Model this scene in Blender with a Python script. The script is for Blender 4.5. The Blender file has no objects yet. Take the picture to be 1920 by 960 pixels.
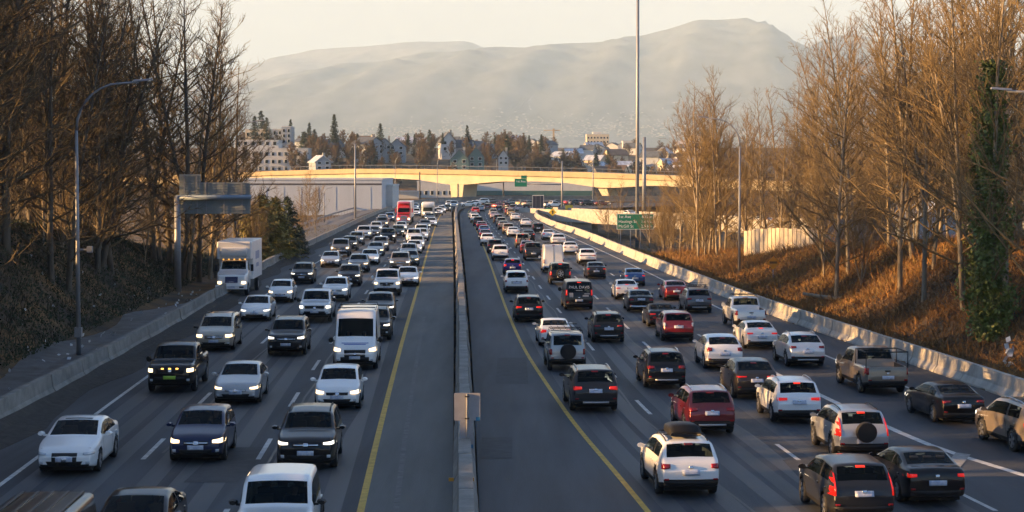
import bpy, bmesh, math, random
import numpy as np
from mathutils import Vector, Matrix
from mathutils.bvhtree import BVHTree

random.seed(11)
rng = np.random.default_rng(11)
SC = bpy.context.scene
COL = SC.collection

# ------------------------------------------------------------------ camera, sky, sun, exposure
F, H0, HZ = 3500.0, 9.15, 321.0          # focal length in photo pixels, eye height, horizon row
cam_d = bpy.data.cameras.new('camera'); cam = bpy.data.objects.new('camera', cam_d); COL.objects.link(cam)
PITCH = math.atan((480 - HZ) / F)
cam.location = (0, 0, H0); cam.rotation_euler = (math.pi / 2 - PITCH, 0, 0)
cam_d.sensor_width = 36; cam_d.lens = F / 1920 * 36; cam_d.clip_end = 60000; cam_d.clip_start = .5
SC.camera = cam

SUN_EL, SUN_AZ = math.radians(10.5), math.radians(9)      # low sun to the west, a little behind the bridge
sun_vec = Vector((-math.cos(SUN_AZ) * math.cos(SUN_EL), -math.sin(SUN_AZ) * math.cos(SUN_EL), math.sin(SUN_EL)))
sun_d = bpy.data.lights.new('sun', 'SUN'); sun = bpy.data.objects.new('sun', sun_d); COL.objects.link(sun)
sun_d.energy = 5.0; sun_d.angle = math.radians(.5); sun_d.color = (1.0, .57, .22)
sun.rotation_euler = (-sun_vec).to_track_quat('-Z', 'Y').to_euler()

world = bpy.data.worlds.new('World'); SC.world = world; world.use_nodes = True
wn = world.node_tree; wn.nodes.clear()
w_out = wn.nodes.new('ShaderNodeOutputWorld'); w_bg = wn.nodes.new('ShaderNodeBackground')
sky = wn.nodes.new('ShaderNodeTexSky'); sky.sky_type = 'NISHITA'; sky.sun_disc = False
sky.sun_elevation = SUN_EL; sky.sun_rotation = math.atan2(sun_vec.x, sun_vec.y)
sky.air_density = 1.0; sky.dust_density = .4; sky.ozone_density = 4.0; sky.altitude = 20
# thin high cloud veil, cream with darker breaks, over the whole dome, thickest toward the horizon
tc = wn.nodes.new('ShaderNodeTexCoord'); sep = wn.nodes.new('ShaderNodeSeparateXYZ')
wn.links.new(tc.outputs['Generated'], sep.inputs[0])
mp = wn.nodes.new('ShaderNodeMapping'); mp.inputs['Scale'].default_value = (1.0, 1.0, 5.0)
wn.links.new(tc.outputs['Generated'], mp.inputs[0])
cn = wn.nodes.new('ShaderNodeTexNoise'); cn.inputs['Scale'].default_value = 2.6; cn.inputs['Detail'].default_value = 6
wn.links.new(mp.outputs[0], cn.inputs['Vector'])
cr = wn.nodes.new('ShaderNodeMapRange'); cr.inputs[1].default_value = .3; cr.inputs[2].default_value = .75
cr.inputs[3].default_value = .70; cr.inputs[4].default_value = 1.0
wn.links.new(cn.outputs['Fac'], cr.inputs[0])
el = wn.nodes.new('ShaderNodeMapRange'); el.interpolation_type = 'SMOOTHSTEP'
el.inputs[1].default_value = .075; el.inputs[2].default_value = .20; el.inputs[3].default_value = .94; el.inputs[4].default_value = .06
wn.links.new(sep.outputs['Z'], el.inputs[0])
veil = wn.nodes.new('ShaderNodeMix'); veil.data_type = 'RGBA'
veil.inputs['A'].default_value = (2.5, 2.26, 1.95, 1); veil.inputs['B'].default_value = (3.8, 3.45, 3.0, 1)
wn.links.new(cr.outputs[0], veil.inputs['Factor'])
mixs = wn.nodes.new('ShaderNodeMix'); mixs.data_type = 'RGBA'
wn.links.new(el.outputs[0], mixs.inputs['Factor']); wn.links.new(sky.outputs[0], mixs.inputs['A'])
wn.links.new(veil.outputs['Result'], mixs.inputs['B'])
wn.links.new(mixs.outputs['Result'], w_bg.inputs['Color']); w_bg.inputs['Strength'].default_value = .074
wn.links.new(w_bg.outputs[0], w_out.inputs['Surface'])

SC.view_settings.view_transform = 'Standard'; SC.view_settings.look = 'None'
SC.view_settings.gamma = 1.0; SC.view_settings.use_curve_mapping = False; SC.view_settings.exposure = 2.05
SC.cycles.max_bounces = 6; SC.cycles.diffuse_bounces = 2; SC.cycles.glossy_bounces = 2
SC.cycles.transmission_bounces = 2; SC.cycles.volume_bounces = 2; SC.cycles.transparent_max_bounces = 6
SC.cycles.caustics_reflective = False; SC.cycles.caustics_refractive = False
SC.cycles.use_denoising = True; SC.cycles.use_light_tree = False; SC.cycles.adaptive_threshold = .02

# ------------------------------------------------------------------ helpers
def px(u, v, z=0.0):
    """point of the plane at height z that lies along the photo's sight line (u, v): used to survey the site"""
    dx, dy = (u - 960) / F, (480 - v) / F
    c, s = math.cos(PITCH), math.sin(PITCH)
    d = Vector((dx, c + dy * s, -s + dy * c))
    k = (z - H0) / d.z
    return Vector((d.x * k, d.y * k, z))

def at(u, v, Y):
    """surveyed point at distance Y"""
    dx, dy = (u - 960) / F, (480 - v) / F
    c, s = math.cos(PITCH), math.sin(PITCH)
    d = Vector((dx, c + dy * s, -s + dy * c)); k = Y / d.y
    return Vector((d.x * k, Y, H0 + d.z * k))

MATS = {}
def mat(name, base, rough=.6, metal=0.0, var=0.0, vscale=2.0, bump=0.0, bscale=20.0, coat=0.0, emit=0.0, ecol=None,
        base2=None, stretch=(1, 1, 1), spec=.5):
    if name in MATS: return MATS[name]
    m = bpy.data.materials.new(name); m.use_nodes = True; nt = m.node_tree
    p = nt.nodes['Principled BSDF']
    p.inputs['Base Color'].default_value = (*base, 1); p.inputs['Roughness'].default_value = rough
    p.inputs['Metallic'].default_value = metal; p.inputs['Specular IOR Level'].default_value = spec
    if coat: p.inputs['Coat Weight'].default_value = coat; p.inputs['Coat Roughness'].default_value = .04
    if emit:
        p.inputs['Emission Color'].default_value = (*(ecol or base), 1); p.inputs['Emission Strength'].default_value = emit
    if var or base2 or bump:
        t = nt.nodes.new('ShaderNodeTexCoord'); q = nt.nodes.new('ShaderNodeMapping')
        q.inputs['Scale'].default_value = stretch; nt.links.new(t.outputs['Object'], q.inputs[0])
    if var or base2:
        n = nt.nodes.new('ShaderNodeTexNoise'); n.inputs['Scale'].default_value = vscale; n.inputs['Detail'].default_value = 5
        n.inputs['Roughness'].default_value = .65
        nt.links.new(q.outputs[0], n.inputs['Vector'])
        r = nt.nodes.new('ShaderNodeMapRange'); r.inputs[1].default_value = .32; r.inputs[2].default_value = .68
        nt.links.new(n.outputs['Fac'], r.inputs[0])
        x = nt.nodes.new('ShaderNodeMix'); x.data_type = 'RGBA'
        b2 = base2 or tuple(min(1, c * (1 + var)) for c in base)
        b1 = base if base2 else tuple(c * (1 - var) for c in base)
        x.inputs['A'].default_value = (*b1, 1); x.inputs['B'].default_value = (*b2, 1)
        nt.links.new(r.outputs[0], x.inputs['Factor']); nt.links.new(x.outputs['Result'], p.inputs['Base Color'])
    if bump:
        n2 = nt.nodes.new('ShaderNodeTexNoise'); n2.inputs['Scale'].default_value = bscale; n2.inputs['Detail'].default_value = 4
        nt.links.new(q.outputs[0], n2.inputs['Vector'])
        b = nt.nodes.new('ShaderNodeBump'); b.inputs['Strength'].default_value = bump; b.inputs['Distance'].default_value = .05
        nt.links.new(n2.outputs['Fac'], b.inputs['Height']); nt.links.new(b.outputs[0], p.inputs['Normal'])
    MATS[name] = m
    return m

class MB:
    """collects shapes for ONE mesh"""
    def __init__(s): s.v = []; s.f = []; s.m = []
    def add(s, verts, faces, mi=0):
        o = len(s.v); s.v += [tuple(p) for p in verts]
        s.f += [tuple(i + o for i in f) for f in faces]; s.m += [mi] * len(faces); return s
    def box(s, x0, x1, y0, y1, z0, z1, mi=0, M=None):
        p = [Vector(c) for c in ((x0,y0,z0),(x1,y0,z0),(x1,y1,z0),(x0,y1,z0),(x0,y0,z1),(x1,y0,z1),(x1,y1,z1),(x0,y1,z1))]
        if M is not None: p = [M @ c for c in p]
        return s.add(p, [(0,3,2,1),(4,5,6,7),(0,1,5,4),(1,2,6,5),(2,3,7,6),(3,0,4,7)], mi)
    def tube(s, pts, radii, n=8, mi=0, caps=True):
        pts = [Vector(p) for p in pts]; rings = []
        if not hasattr(radii, '__len__'): radii = [radii] * len(pts)
        for i, p in enumerate(pts):
            t = (pts[min(i + 1, len(pts) - 1)] - pts[max(i - 1, 0)]).normalized()
            a = t.cross(Vector((0, 0, 1)) if abs(t.z) < .9 else Vector((1, 0, 0))).normalized(); b = t.cross(a)
            rings.append([p + (a * math.cos(2 * math.pi * k / n) + b * math.sin(2 * math.pi * k / n)) * radii[i] for k in range(n)])
        v = [q for r in rings for q in r]; f = []
        for i in range(len(pts) - 1):
            for k in range(n):
                k2 = (k + 1) % n; f.append((i * n + k, (i + 1) * n + k, (i + 1) * n + k2, i * n + k2))
        if caps: f += [tuple(range(n)), tuple(range((len(pts) - 1) * n + n - 1, (len(pts) - 1) * n - 1, -1))]
        return s.add(v, f, mi)
    def prism(s, poly, M, d, mi=0):
        """poly of (a,b) in the local xz plane, thickness d along local y, placed by matrix M"""
        n = len(poly)
        v = [M @ Vector((a, 0, b)) for a, b in poly] + [M @ Vector((a, d, b)) for a, b in poly]
        f = [tuple(range(n)), tuple(range(2 * n - 1, n - 1, -1))]
        f += [(i, i + n, (i + 1) % n + n, (i + 1) % n) for i in range(n)]
        return s.add(v, f, mi)
    def mesh(s, name, mats=(), smooth=False):
        me = bpy.data.meshes.new(name); me.from_pydata(s.v, [], s.f)
        for m in mats: me.materials.append(m)
        if len(mats) > 1: me.polygons.foreach_set('material_index', s.m)
        if smooth: me.polygons.foreach_set('use_smooth', [True] * len(me.polygons))
        me.update(); return me
    def build(s, name, mats, parent=None, smooth=False, loc=None):
        if not isinstance(mats, (list, tuple)): mats = [mats]
        return link(name, s.mesh(name, mats, smooth), parent, loc)

def link(name, me, parent=None, loc=None):
    o = bpy.data.objects.new(name, me); COL.objects.link(o)
    if parent: o.parent = parent
    if loc is not None: o.location = loc
    return o
def empty(name, loc=(0, 0, 0), rz=0.0):
    o = bpy.data.objects.new(name, None); COL.objects.link(o); o.location = loc; o.rotation_euler = (0, 0, rz)
    o.empty_display_size = .2; return o
def tag(o, label=None, cat=None, group=None, kind=None):
    if label: o['label'] = label
    if cat: o['category'] = cat
    if group: o['group'] = group
    if kind: o['kind'] = kind
    return o

def smooth_poly(P, step=3.0, passes=2):
    P = [Vector(p) for p in P]
    for _ in range(passes):
        Q = [P[0]]
        for a, b in zip(P, P[1:]): Q += [a.lerp(b, .25), a.lerp(b, .75)]
        P = Q + [P[-1]]
    return resample(P, step)
def resample(P, step=None, n=None):
    d = [0.0]
    for a, b in zip(P, P[1:]): d.append(d[-1] + (b - a).length)
    n = n or max(2, int(d[-1] / step) + 1); out = []
    A = np.array([list(p) for p in P]); t = np.linspace(0, d[-1], n)
    for k in range(3): out.append(np.interp(t, d, A[:, k]))
    return [Vector(p) for p in zip(*out)]
def survey(pts, z, ext=True, step=3.0, passes=2):
    P = [px(u, v, z) for u, v in pts]
    if ext:
        d = (P[0] - P[1]).normalized(); k = (P[0].y + 45) / max(.05, -d.y) if d.y < 0 else 0
        if P[0].y > -40: P = [P[0] + d * k] + P
    return smooth_poly(P, step, passes)
def x_at(poly, y):
    ys = [p.y for p in poly]; xs = [p.x for p in poly]
    return float(np.interp(y, ys, xs))
def sheet(name, A, B, z, m, n=240, z2=None):
    A = resample(A, n=n); B = resample(B, n=n); b = MB(); k = 6
    v = []
    for p, q in zip(A, B):
        for i in range(k + 1):
            r = p.lerp(q, i / k); r.z = z + (0 if z2 is None else (z2 - z) * i / k); v.append(r)
    f = [(i * (k + 1) + j, i * (k + 1) + j + 1, (i + 1) * (k + 1) + j + 1, (i + 1) * (k + 1) + j) for i in range(n - 1) for j in range(k)]
    return b.add(v, f).build(name, m, None, True)
def smoothstep(a, b, x):
    t = np.clip((x - a) / (b - a), 0, 1); return t * t * (3 - 2 * t)

# ------------------------------------------------------------------ materials
M_ASPH = mat('asphalt', (.043, .047, .054), .78, var=.42, vscale=.55, bump=.25, bscale=30, stretch=(1.6, .05, 1))
M_ASPH2 = mat('asphalt_dark', (.038, .043, .052), .72, var=.5, vscale=.4, bump=.25, bscale=30, stretch=(1.2, .09, 1))
M_SHOUL = mat('shoulder_concrete', (.118, .12, .112), .85, var=.25, vscale=.5, bump=.2, bscale=25, stretch=(1.2, .1, 1))
M_WHITE = mat('worn_white_paint', (.50, .50, .48), .7, var=.3, vscale=3)
M_YELL = mat('worn_yellow_paint', (.50, .32, .045), .7, var=.25, vscale=3)
M_CONC = mat('barrier_concrete', (.36, .34, .30), .85, var=.22, vscale=1.2, bump=.2, bscale=12)
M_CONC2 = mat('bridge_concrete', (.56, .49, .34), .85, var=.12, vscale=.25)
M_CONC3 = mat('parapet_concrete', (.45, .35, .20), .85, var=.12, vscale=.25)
M_STEEL = mat('galvanised_steel', (.24, .25, .27), .5, .4, var=.1, vscale=2)
M_DARK = mat('dark_metal', (.03, .03, .032), .5)
M_GREEN = mat('sign_green', (.0, .17, .095), .45)
M_LETTER = mat('sign_white', (.8, .8, .78), .5)
M_ORANGE = mat('sign_orange', (.85, .28, .02), .5)
M_YSIGN = mat('sign_yellow', (.85, .55, .03), .5)
M_BARK = mat('bark', (.10, .082, .06), .9, var=.4, vscale=3, bump=.6, bscale=14, stretch=(1, 1, .25))
M_BARKL = mat('pale_bark', (.22, .18, .125), .85, var=.4, vscale=2, bump=.4, bscale=14, stretch=(1, 1, .3))
M_TWIG = mat('twigs', (.105, .078, .040), .9, var=.3, vscale=.6)
M_TWIGR = mat('reddish_twigs', (.18, .125, .055), .9, var=.3, vscale=.6)
M_NEED = mat('needles', (.030, .045, .022), .85, var=.4, vscale=.5)
M_IVY = mat('ivy_leaves', (.11, .14, .026), .6, var=.4, vscale=1.5)
# ------------------------------------------------------------------ road geometry (surveyed lines)
ZL, ZR = 0.0, -0.55
L_EDGE = survey([(0,800),(200,690),(400,572),(500,505),(600,456),(700,406),(745,389),(790,382),(850,377),(950,375.2),(1080,374.6),(1400,374.4)], ZL)
L_WHITE = survey([(0,910),(277,705),(445,587),(595,491),(680,441),(745,402),(782,388)], ZL)
L_DASH1 = survey([(285,845),(383,748),(492,642),(605,540),(690,465),(755,412),(795,388)], ZL)
L_DASH2 = survey([(430,950),(497,841),(549,753),(590,688),(640,615),(681,557),(694,538),(722,497),(743,470),(788,411),(818,386)], ZL)
L_YELL = survey([(676,960),(712,802),(755,636),(787,527),(800,476),(816,424),(826,402),(838,389)], ZL)
MED_L = survey([(848,960),(850,800),(851,600),(850,480),(848,420),(846,398),(852,389),(870,384),(905,380),(960,377.8),(1080,376.8),(1400,376.4)], ZL)
MED_R = survey([(899,960),(887,700),(878,560),(866,450),(861,405),(866,393),(882,387.5),(910,383.5),(960,381),(1080,379.8),(1400,379.2)], ZR)
R_YELL = survey([(1215,960),(1150,881),(1080,800),(1026,722),(985,660),(958,602),(940,555),(915,481),(893,430),(879,405),(877,397),(888,389)], ZR)
R_DASH1 = survey([(1420,946),(1197,762),(1100,640),(1047,582),(1010,535),(979,491),(964,472),(934,437),(916,417),(909,402),(912,392)], ZR)
R_DASH2 = survey([(1640,966),(1480,850),(1285,710),(1212,647),(1177,615),(1117,557),(1076,516),(1020,465),(975,425),(950,402),(945,392)], ZR)
R_DASH3 = survey([(1865,957),(1792,922),(1655,845),(1480,738),(1307,627),(1140,509),(1060,455),(1005,420),(975,400)], ZR)
R_GORE = survey([(1990,914),(1920,891),(1810,858),(1710,823),(1540,742),(1447,697),(1400,672)], ZR, ext=False)
R_WHITE = survey([(2000,830),(1830,775),(1697,725),(1545,667),(1340,575),(1244,525),(1161,485),(1060,440),(1000,413)], ZR)
R_EDGE = survey([(1920,757),(1690,677),(1432,587),(1340,550),(1190,487),(1085,440),(1040,427),(1000,408),(1004,399),(1030,395)], ZR)
R_EDGE_FAR = R_EDGE + [px(1130,390,ZR), px(1250,386,ZR), px(1420,384,ZR)]

left_road = tag(sheet('left_road', L_EDGE, MED_L, ZL, M_ASPH), kind='structure', label='southbound highway lanes coming toward the bridge')
right_road = tag(sheet('right_road', MED_R, R_EDGE_FAR, ZR, M_ASPH2), kind='structure', label='northbound highway lanes leading away from the bridge')

def upto(P, y1, y0=-50): return [p for p in P if y0 <= p.y <= y1]
sh = sheet('shoulder', upto(L_YELL, 440), [Vector((x_at(upto(MED_L, 470), p.y), p.y, 0)) for p in upto(L_YELL, 440)], ZL + .006, M_SHOUL)
tag(sh, 'pale median shoulder beside the yellow line', kind='structure')

def stripe(P, w, z, y0=-50, y1=500):
    P = [p for p in P if y0 <= p.y <= y1]; b = MB(); v = []
    for i, p in enumerate(P):
        t = (P[min(i + 1, len(P) - 1)] - P[max(i - 1, 0)]).normalized(); n = Vector((t.y, -t.x, 0)) * w / 2
        v += [Vector((p.x - n.x, p.y - n.y, z)), Vector((p.x + n.x, p.y + n.y, z))]
    return b.add(v, [(2 * i, 2 * i + 1, 2 * i + 3, 2 * i + 2) for i in range(len(P) - 1)])
stripe(L_YELL, .20, ZL + .014).build('yellow_line', M_YELL, left_road)
stripe(L_WHITE, .16, ZL + .014).build('white_line', M_WHITE, left_road)
stripe(R_YELL, .18, ZR + .008).build('yellow_line', M_YELL, right_road)
stripe(R_WHITE, .17, ZR + .008).build('white_line', M_WHITE, right_road)
stripe(R_GORE, .30, ZR + .008).build('white_line', M_WHITE, right_road)
def dashes(P, z, road, y_ref, cyc=13.3, ln=4.6, y1=430, w=.16):
    y = y_ref - cyc * 8
    while y < y1:
        if y > 30:
            Q = [Vector((x_at(P, yy), yy, 0)) for yy in np.linspace(y, y + ln, 4)]
            stripe(Q, w, z).build('lane_dash', M_WHITE, road)
        y += cyc
dashes(L_DASH1, ZL + .014, left_road, px(285, 862).y)
dashes(L_DASH2, ZL + .014, left_road, px(484, 862).y)
dashes(R_DASH1, ZR + .008, right_road, px(1215, 777, ZR).y)
dashes(R_DASH2, ZR + .008, right_road, px(1510, 871, ZR).y)
dashes(R_DASH3, ZR + .008, right_road, px(1865, 958, ZR).y)
# polished wheel tracks and oily lane centres
M_TRK = mat('polished_track', (.049, .053, .060), .6, var=.3, vscale=.5, stretch=(1.4, .06, 1)); M_OIL = mat('oily_centre', (.037, .041, .047), .6, var=.4, vscale=.6, stretch=(1.4, .05, 1))
for lines, rd, z in (([L_WHITE, L_DASH1, L_DASH2, L_YELL], left_road, ZL), ([R_YELL, R_DASH1, R_DASH2, R_DASH3], right_road, ZR)):
    for A_, B_ in zip(lines, lines[1:]):
        for q, w, m_, nm in ((.26, .62, M_TRK, 'wheel_track'), (.74, .62, M_TRK, 'wheel_track'), (.5, .55, M_OIL, 'oil_streak')):
            ys_ = np.arange(30, 330, 3.); Q = [Vector((x_at(A_, y) * (1 - q) + x_at(B_, y) * q + .1 * math.sin(y * .045 + q * 7), y, 0)) for y in ys_]
            stripe(Q, w, z + .004).build(nm, m_, rd)
for u, v, w, l, rd, z in ((395, 905, 1.6, 7, left_road, ZL), (610, 820, 1.2, 9, left_road, ZL), (960, 720, 1.5, 12, right_road, ZR), (930, 860, 1.1, 5, right_road, ZR), (1560, 910, 1.6, 5, right_road, ZR)):
    c = px(u, v, z); stripe([Vector((c.x, c.y + k, 0)) for k in (0, l / 2, l)], w, z + .009).build('asphalt_patch', mat('patch_asphalt', (.038, .041, .046), .8, var=.3, vscale=2), rd)
# pale worn patch by the gore line, dark tar seams, faded old lane line on the shoulder
pb = MB(); q = [px(*p, ZR + .013) for p in ((1772,873),(1792,848),(1820,852),(1799,878))]
pb.add(q, [(0, 1, 2, 3)]).build('road_patch', mat('worn_patch', (.26, .26, .25), .9, var=.3, vscale=4), right_road)
M_TAR = mat('tar_seam', (.018, .018, .02), .5)
for P, dx, y0, y1, rd, z in ((L_DASH2, .45, 55, 230, left_road, ZL + .010), (R_DASH1, -.4, 50, 170, right_road, ZR + .005), (L_DASH1, .5, 60, 140, left_road, ZL + .010), (R_DASH2, -.5, 50, 120, right_road, ZR + .005)):
    Q = [Vector((p.x + dx + .08 * math.sin(p.y * .4), p.y, 0)) for p in P if y0 < p.y < y1]
    stripe(Q, .09, z).build('tar_seam', M_TAR, rd)
Q = [Vector((p.x + .95, p.y, 0)) for p in L_YELL if p.y < 120]
stripe(Q, .16, ZL + .011).build('faded_line', mat('faded_paint', (.13, .13, .125), .85, var=.3, vscale=3), left_road)

# ------------------------------------------------------------------ barriers
JER = [(-.40, 0), (-.40, .08), (-.22, .34), (-.17, .86), (.17, .86), (.22, .34), (.40, .08), (.40, 0)]
def barrier(name, P, y0, y1, seg, z, label, side=0, prof=JER, m=M_CONC, zfn=None, gap=.05):
    """a row of precast segments along P; side shifts the row off the line"""
    root = empty(name, (P[0].x, y0, z)); tag(root, label, 'barrier')
    Q = resample([p for p in P if y0 <= p.y <= y1], .5); n = max(1, int(len(Q) * .5 / seg)); k = max(1, int(seg / .5))
    for i in range(n):
        if (i + 1) * k >= len(Q): break
        a, b = Q[i * k], Q[(i + 1) * k]; t = (b - a).normalized(); nn = Vector((t.y, -t.x, 0))
        jit = random.uniform(-.03, .03); a2 = a + t * gap; b2 = b - t * gap
        v = []
        for p in (a2, b2):
            v += [Vector((p.x, p.y, z)) + nn * (side + jit + o) + Vector((0, 0, h)) for o, h in prof]
        c = len(prof); f = [tuple(range(c - 1, -1, -1)), tuple(range(c, 2 * c))] + [(j, j + c, (j + 1) % c + c, (j + 1) % c)[::-1] for j in range(c)]
        o = MB().add([p - root.location for p in v], f).build('barrier_segment', m, root)
    return root
PROF_L = [(-.30, -.4), (-.16, .95), (.10, .95), (.16, .45), (.34, .16), (.34, -.05), (.0, -.4)]
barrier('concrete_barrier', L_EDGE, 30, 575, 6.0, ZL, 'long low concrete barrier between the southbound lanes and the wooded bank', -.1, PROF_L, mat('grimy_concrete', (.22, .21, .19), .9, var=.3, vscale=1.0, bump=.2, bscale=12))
far = [p for p in L_EDGE if p.y > 560]
PROF_M = [(-.36, -.58), (-.36, .10), (-.24, .34), (-.19, .95), (.19, .95), (.22, .2), (.36, -.30), (.36, -.58)]
MEDC = [Vector(((x_at(MED_L, y) + x_at(MED_R, y)) / 2, y, 0)) for y in np.arange(24, 540, 2.)]
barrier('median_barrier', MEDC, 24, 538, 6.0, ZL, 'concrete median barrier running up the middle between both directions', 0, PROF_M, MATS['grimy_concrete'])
# the median's cap blocks seen on top near the bridge
PROF_R = [(-.38, 0), (-.38, .09), (-.20, .36), (-.14, .92), (.10, .92), (.30, 0)]
barrier('concrete_barrier', R_EDGE, 40, 440, 4.0, ZR, 'row of sunlit precast concrete barrier blocks along the northbound edge', .35, PROF_R)
# curved end wall behind the bend
wall_pts = resample([p for p in L_EDGE if p.y > 470], 1.0)
root = empty('retaining_wall', wall_pts[0]); tag(root, 'dark low concrete wall curving behind the far bend under the overpass', 'wall')
WP = resample([p + Vector((0, .8, 0)) for p in wall_pts], 8.0)
for a, b in zip(WP, WP[1:]):
    t = (b - a).normalized(); n = Vector((-t.y, t.x, 0)) * .4
    v = [a, b, b + n, a + n]; v = [p - root.location for p in v]
    MB().add([p + Vector((0, 0, -.5)) for p in v] + [p + Vector((0, 0, 1.25)) for p in v], [(0,3,2,1),(4,5,6,7),(0,1,5,4),(1,2,6,5),(2,3,7,6),(3,0,4,7)]).build('wall_panel', mat('stained_concrete', (.17, .16, .145), .9, var=.3, vscale=.6), root)

# dirt drifted against the left barrier
A = [p for p in L_EDGE if 30 < p.y < 420]; v = []
for i, p in enumerate(A):
    w = .9 + .35 * math.sin(p.y * .31) + random.uniform(-.12, .12)
    v += [p + Vector((.20, 0, .34 + random.uniform(-.05, .05))), p + Vector((.55, 0, .14 + random.uniform(-.03, .03))), p + Vector((.45 + w, 0, .012))]
tag(MB().add(v, [(3 * i + j, 3 * i + j + 1, 3 * i + j + 4, 3 * i + j + 3) for i in range(len(A) - 1) for j in (0, 1)]).build('dirt', mat('dark_dirt', (.035, .031, .027), .95, var=.5, vscale=3, bump=.8, bscale=9), None), 'dark grit drifted along the foot of the barrier', kind='stuff')

# ------------------------------------------------------------------ terrain
def hillfun(X, Y):
    X = np.asarray(X, float); Y = np.asarray(Y, float)
    yl = [p.y for p in L_EDGE]; xl = np.interp(Y, yl, [p.x for p in L_EDGE])
    xl = np.where(Y > 470, np.interp(470, yl, [p.x for p in L_EDGE]) - .0 * Y, xl)
    xr = np.interp(Y, [p.y for p in R_EDGE], [p.x for p in R_EDGE])
    dl, dr = xl - X, X - xr
    # left bank
    hl = np.interp(Y, [-100, 105, 135, 165, 200, 300], [6.4, 6.2, 5.2, 2.2, .3, -1.0])
    zl = .42 + (hl - .42) * smoothstep(2.6, 11, dl) - smoothstep(24, 60, dl) * np.interp(Y, [0, 130, 180], [3.0, 2.5, 0])
    # right bank
    hr = np.interp(Y, [-100, 95, 120, 150, 178, 215, 262, 480, 560], [6.0, 5.8, 4.6, 3.0, 1.8, -.6, -4.5, -4.5, -.8])
    zr = -.45 + (hr + .45) * smoothstep(2.0, np.where(Y > 200, 7, 13), dr)
    # beyond the interchange the ground climbs to the far neighbourhood
    ra = np.interp(Y, [725, 752, 800, 900, 1100, 1600, 6000], [0, 8, 14, 18.5, 22, 30, 46]); rb = np.interp(Y, [725, 800, 1000, 1300, 1600, 6000], [0, 2.5, 9, 22, 30, 46])
    k_ = smoothstep(.005, .045, X / np.maximum(Y, 1)); rise = ra * (1 - k_) + rb * k_
    base = np.where(Y > 575, -.8, -1.3) + rise
    z = np.where(dl > 0, zl, np.where(dr > 0, zr, -1.3))
    z = z * (1 - smoothstep(540, 640, Y)) + base * smoothstep(540, 640, Y)
    z += (.10 * np.sin(X * .9 + 1.7 * np.sin(Y * .31)) * np.sin(Y * .53 - 1.3 * np.sin(X * .37)) + .09 * np.sin(X * 2.1 + 2 * np.sin(Y * .83)) * np.sin(Y * 1.3 + 1.9 * np.sin(X * .9))) * smoothstep(2.6, 5, np.maximum(dl, dr)) * (1 - smoothstep(500, 600, Y))
    return z
def ground_z(x, y): return float(hillfun(x, y))
def axis(parts):
    out = []
    for a, b, s in parts: out += list(np.arange(a, b, s))
    return np.array(out + [parts[-1][1]])
gx = axis([(-13000, -1000, 1000), (-1000, -200, 80), (-200, -60, 10), (-60, 60, 1.0), (60, 200, 10), (200, 1000, 80), (1000, 13000, 1000)])
gy = axis([(-300, -60, 30), (-60, 300, 1.5), (300, 700, 8), (700, 1600, 30), (1600, 6000, 200), (6000, 24000, 1500)])
GX, GY = np.meshgrid(gx, gy); GZ = hillfun(GX, GY)
nx, ny = len(gx), len(gy)
me = bpy.data.meshes.new('ground')
idx = np.arange(nx * ny).reshape(ny, nx)
quads = np.stack([idx[:-1, :-1], idx[:-1, 1:], idx[1:, 1:], idx[1:, :-1]], -1).reshape(-1, 4)
me.from_pydata(np.stack([GX, GY, GZ], -1).reshape(-1, 3).tolist(), [], quads.tolist())
me.polygons.foreach_set('use_smooth', [True] * len(me.polygons))
gm = bpy.data.materials.new('ground_soil'); gm.use_nodes = True; nt = gm.node_tree; p = nt.nodes['Principled BSDF']; p.inputs['Roughness'].default_value = .95
t = nt.nodes.new('ShaderNodeTexCoord'); n1 = nt.nodes.new('ShaderNodeTexNoise'); n1.inputs['Scale'].default_value = .25; n1.inputs['Detail'].default_value = 8
nt.links.new(t.outputs['Object'], n1.inputs['Vector'])
rp = nt.nodes.new('ShaderNodeValToRGB'); e = rp.color_ramp.elements
e[0].position = .34; e[0].color = (.035, .026, .018, 1); e[1].position = .66; e[1].color = (.19, .10, .032, 1)
k = e.new(.5); k.color = (.09, .055, .022, 1)
nt.links.new(n1.outputs['Fac'], rp.inputs[0]); nt.links.new(rp.outputs[0], p.inputs['Base Color'])
n2 = nt.nodes.new('ShaderNodeTexNoise'); n2.inputs['Scale'].default_value = 3; n2.inputs['Detail'].default_value = 6; nt.links.new(t.outputs['Object'], n2.inputs['Vector'])
bp = nt.nodes.new('ShaderNodeBump'); bp.inputs['Distance'].default_value = .25; bp.inputs['Strength'].default_value = .7
nt.links.new(n2.outputs['Fac'], bp.inputs['Height']); nt.links.new(bp.outputs[0], p.inputs['Normal'])
me.materials.append(gm); tag(link('ground', me), kind='structure', label='brown earth and leaf litter banks beside the highway')

# grey wet path on top of the left barrier
A = [p for p in L_EDGE if 45 < p.y < 128]; v = []
for p in A:
    w = 2.9 + .5 * math.sin(p.y * .23)
    if p.y > 112: w *= max(.1, (128 - p.y) / 16)
    for kx in (.28, .28 + w * .5, .28 + w): v.append(Vector((p.x - kx, p.y, ground_z(p.x - kx, p.y) + .05)))
tag(MB().add(v, [(3 * i + j, 3 * i + 3 + j, 3 * i + 4 + j, 3 * i + j + 1) for i in range(len(A) - 1) for j in (0, 1)]).build('path', mat('wet_path', (.13, .135, .14), .6, base2=(.05, .048, .045), vscale=.9)), 'grey damp maintenance path behind the barrier', kind='structure')

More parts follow.
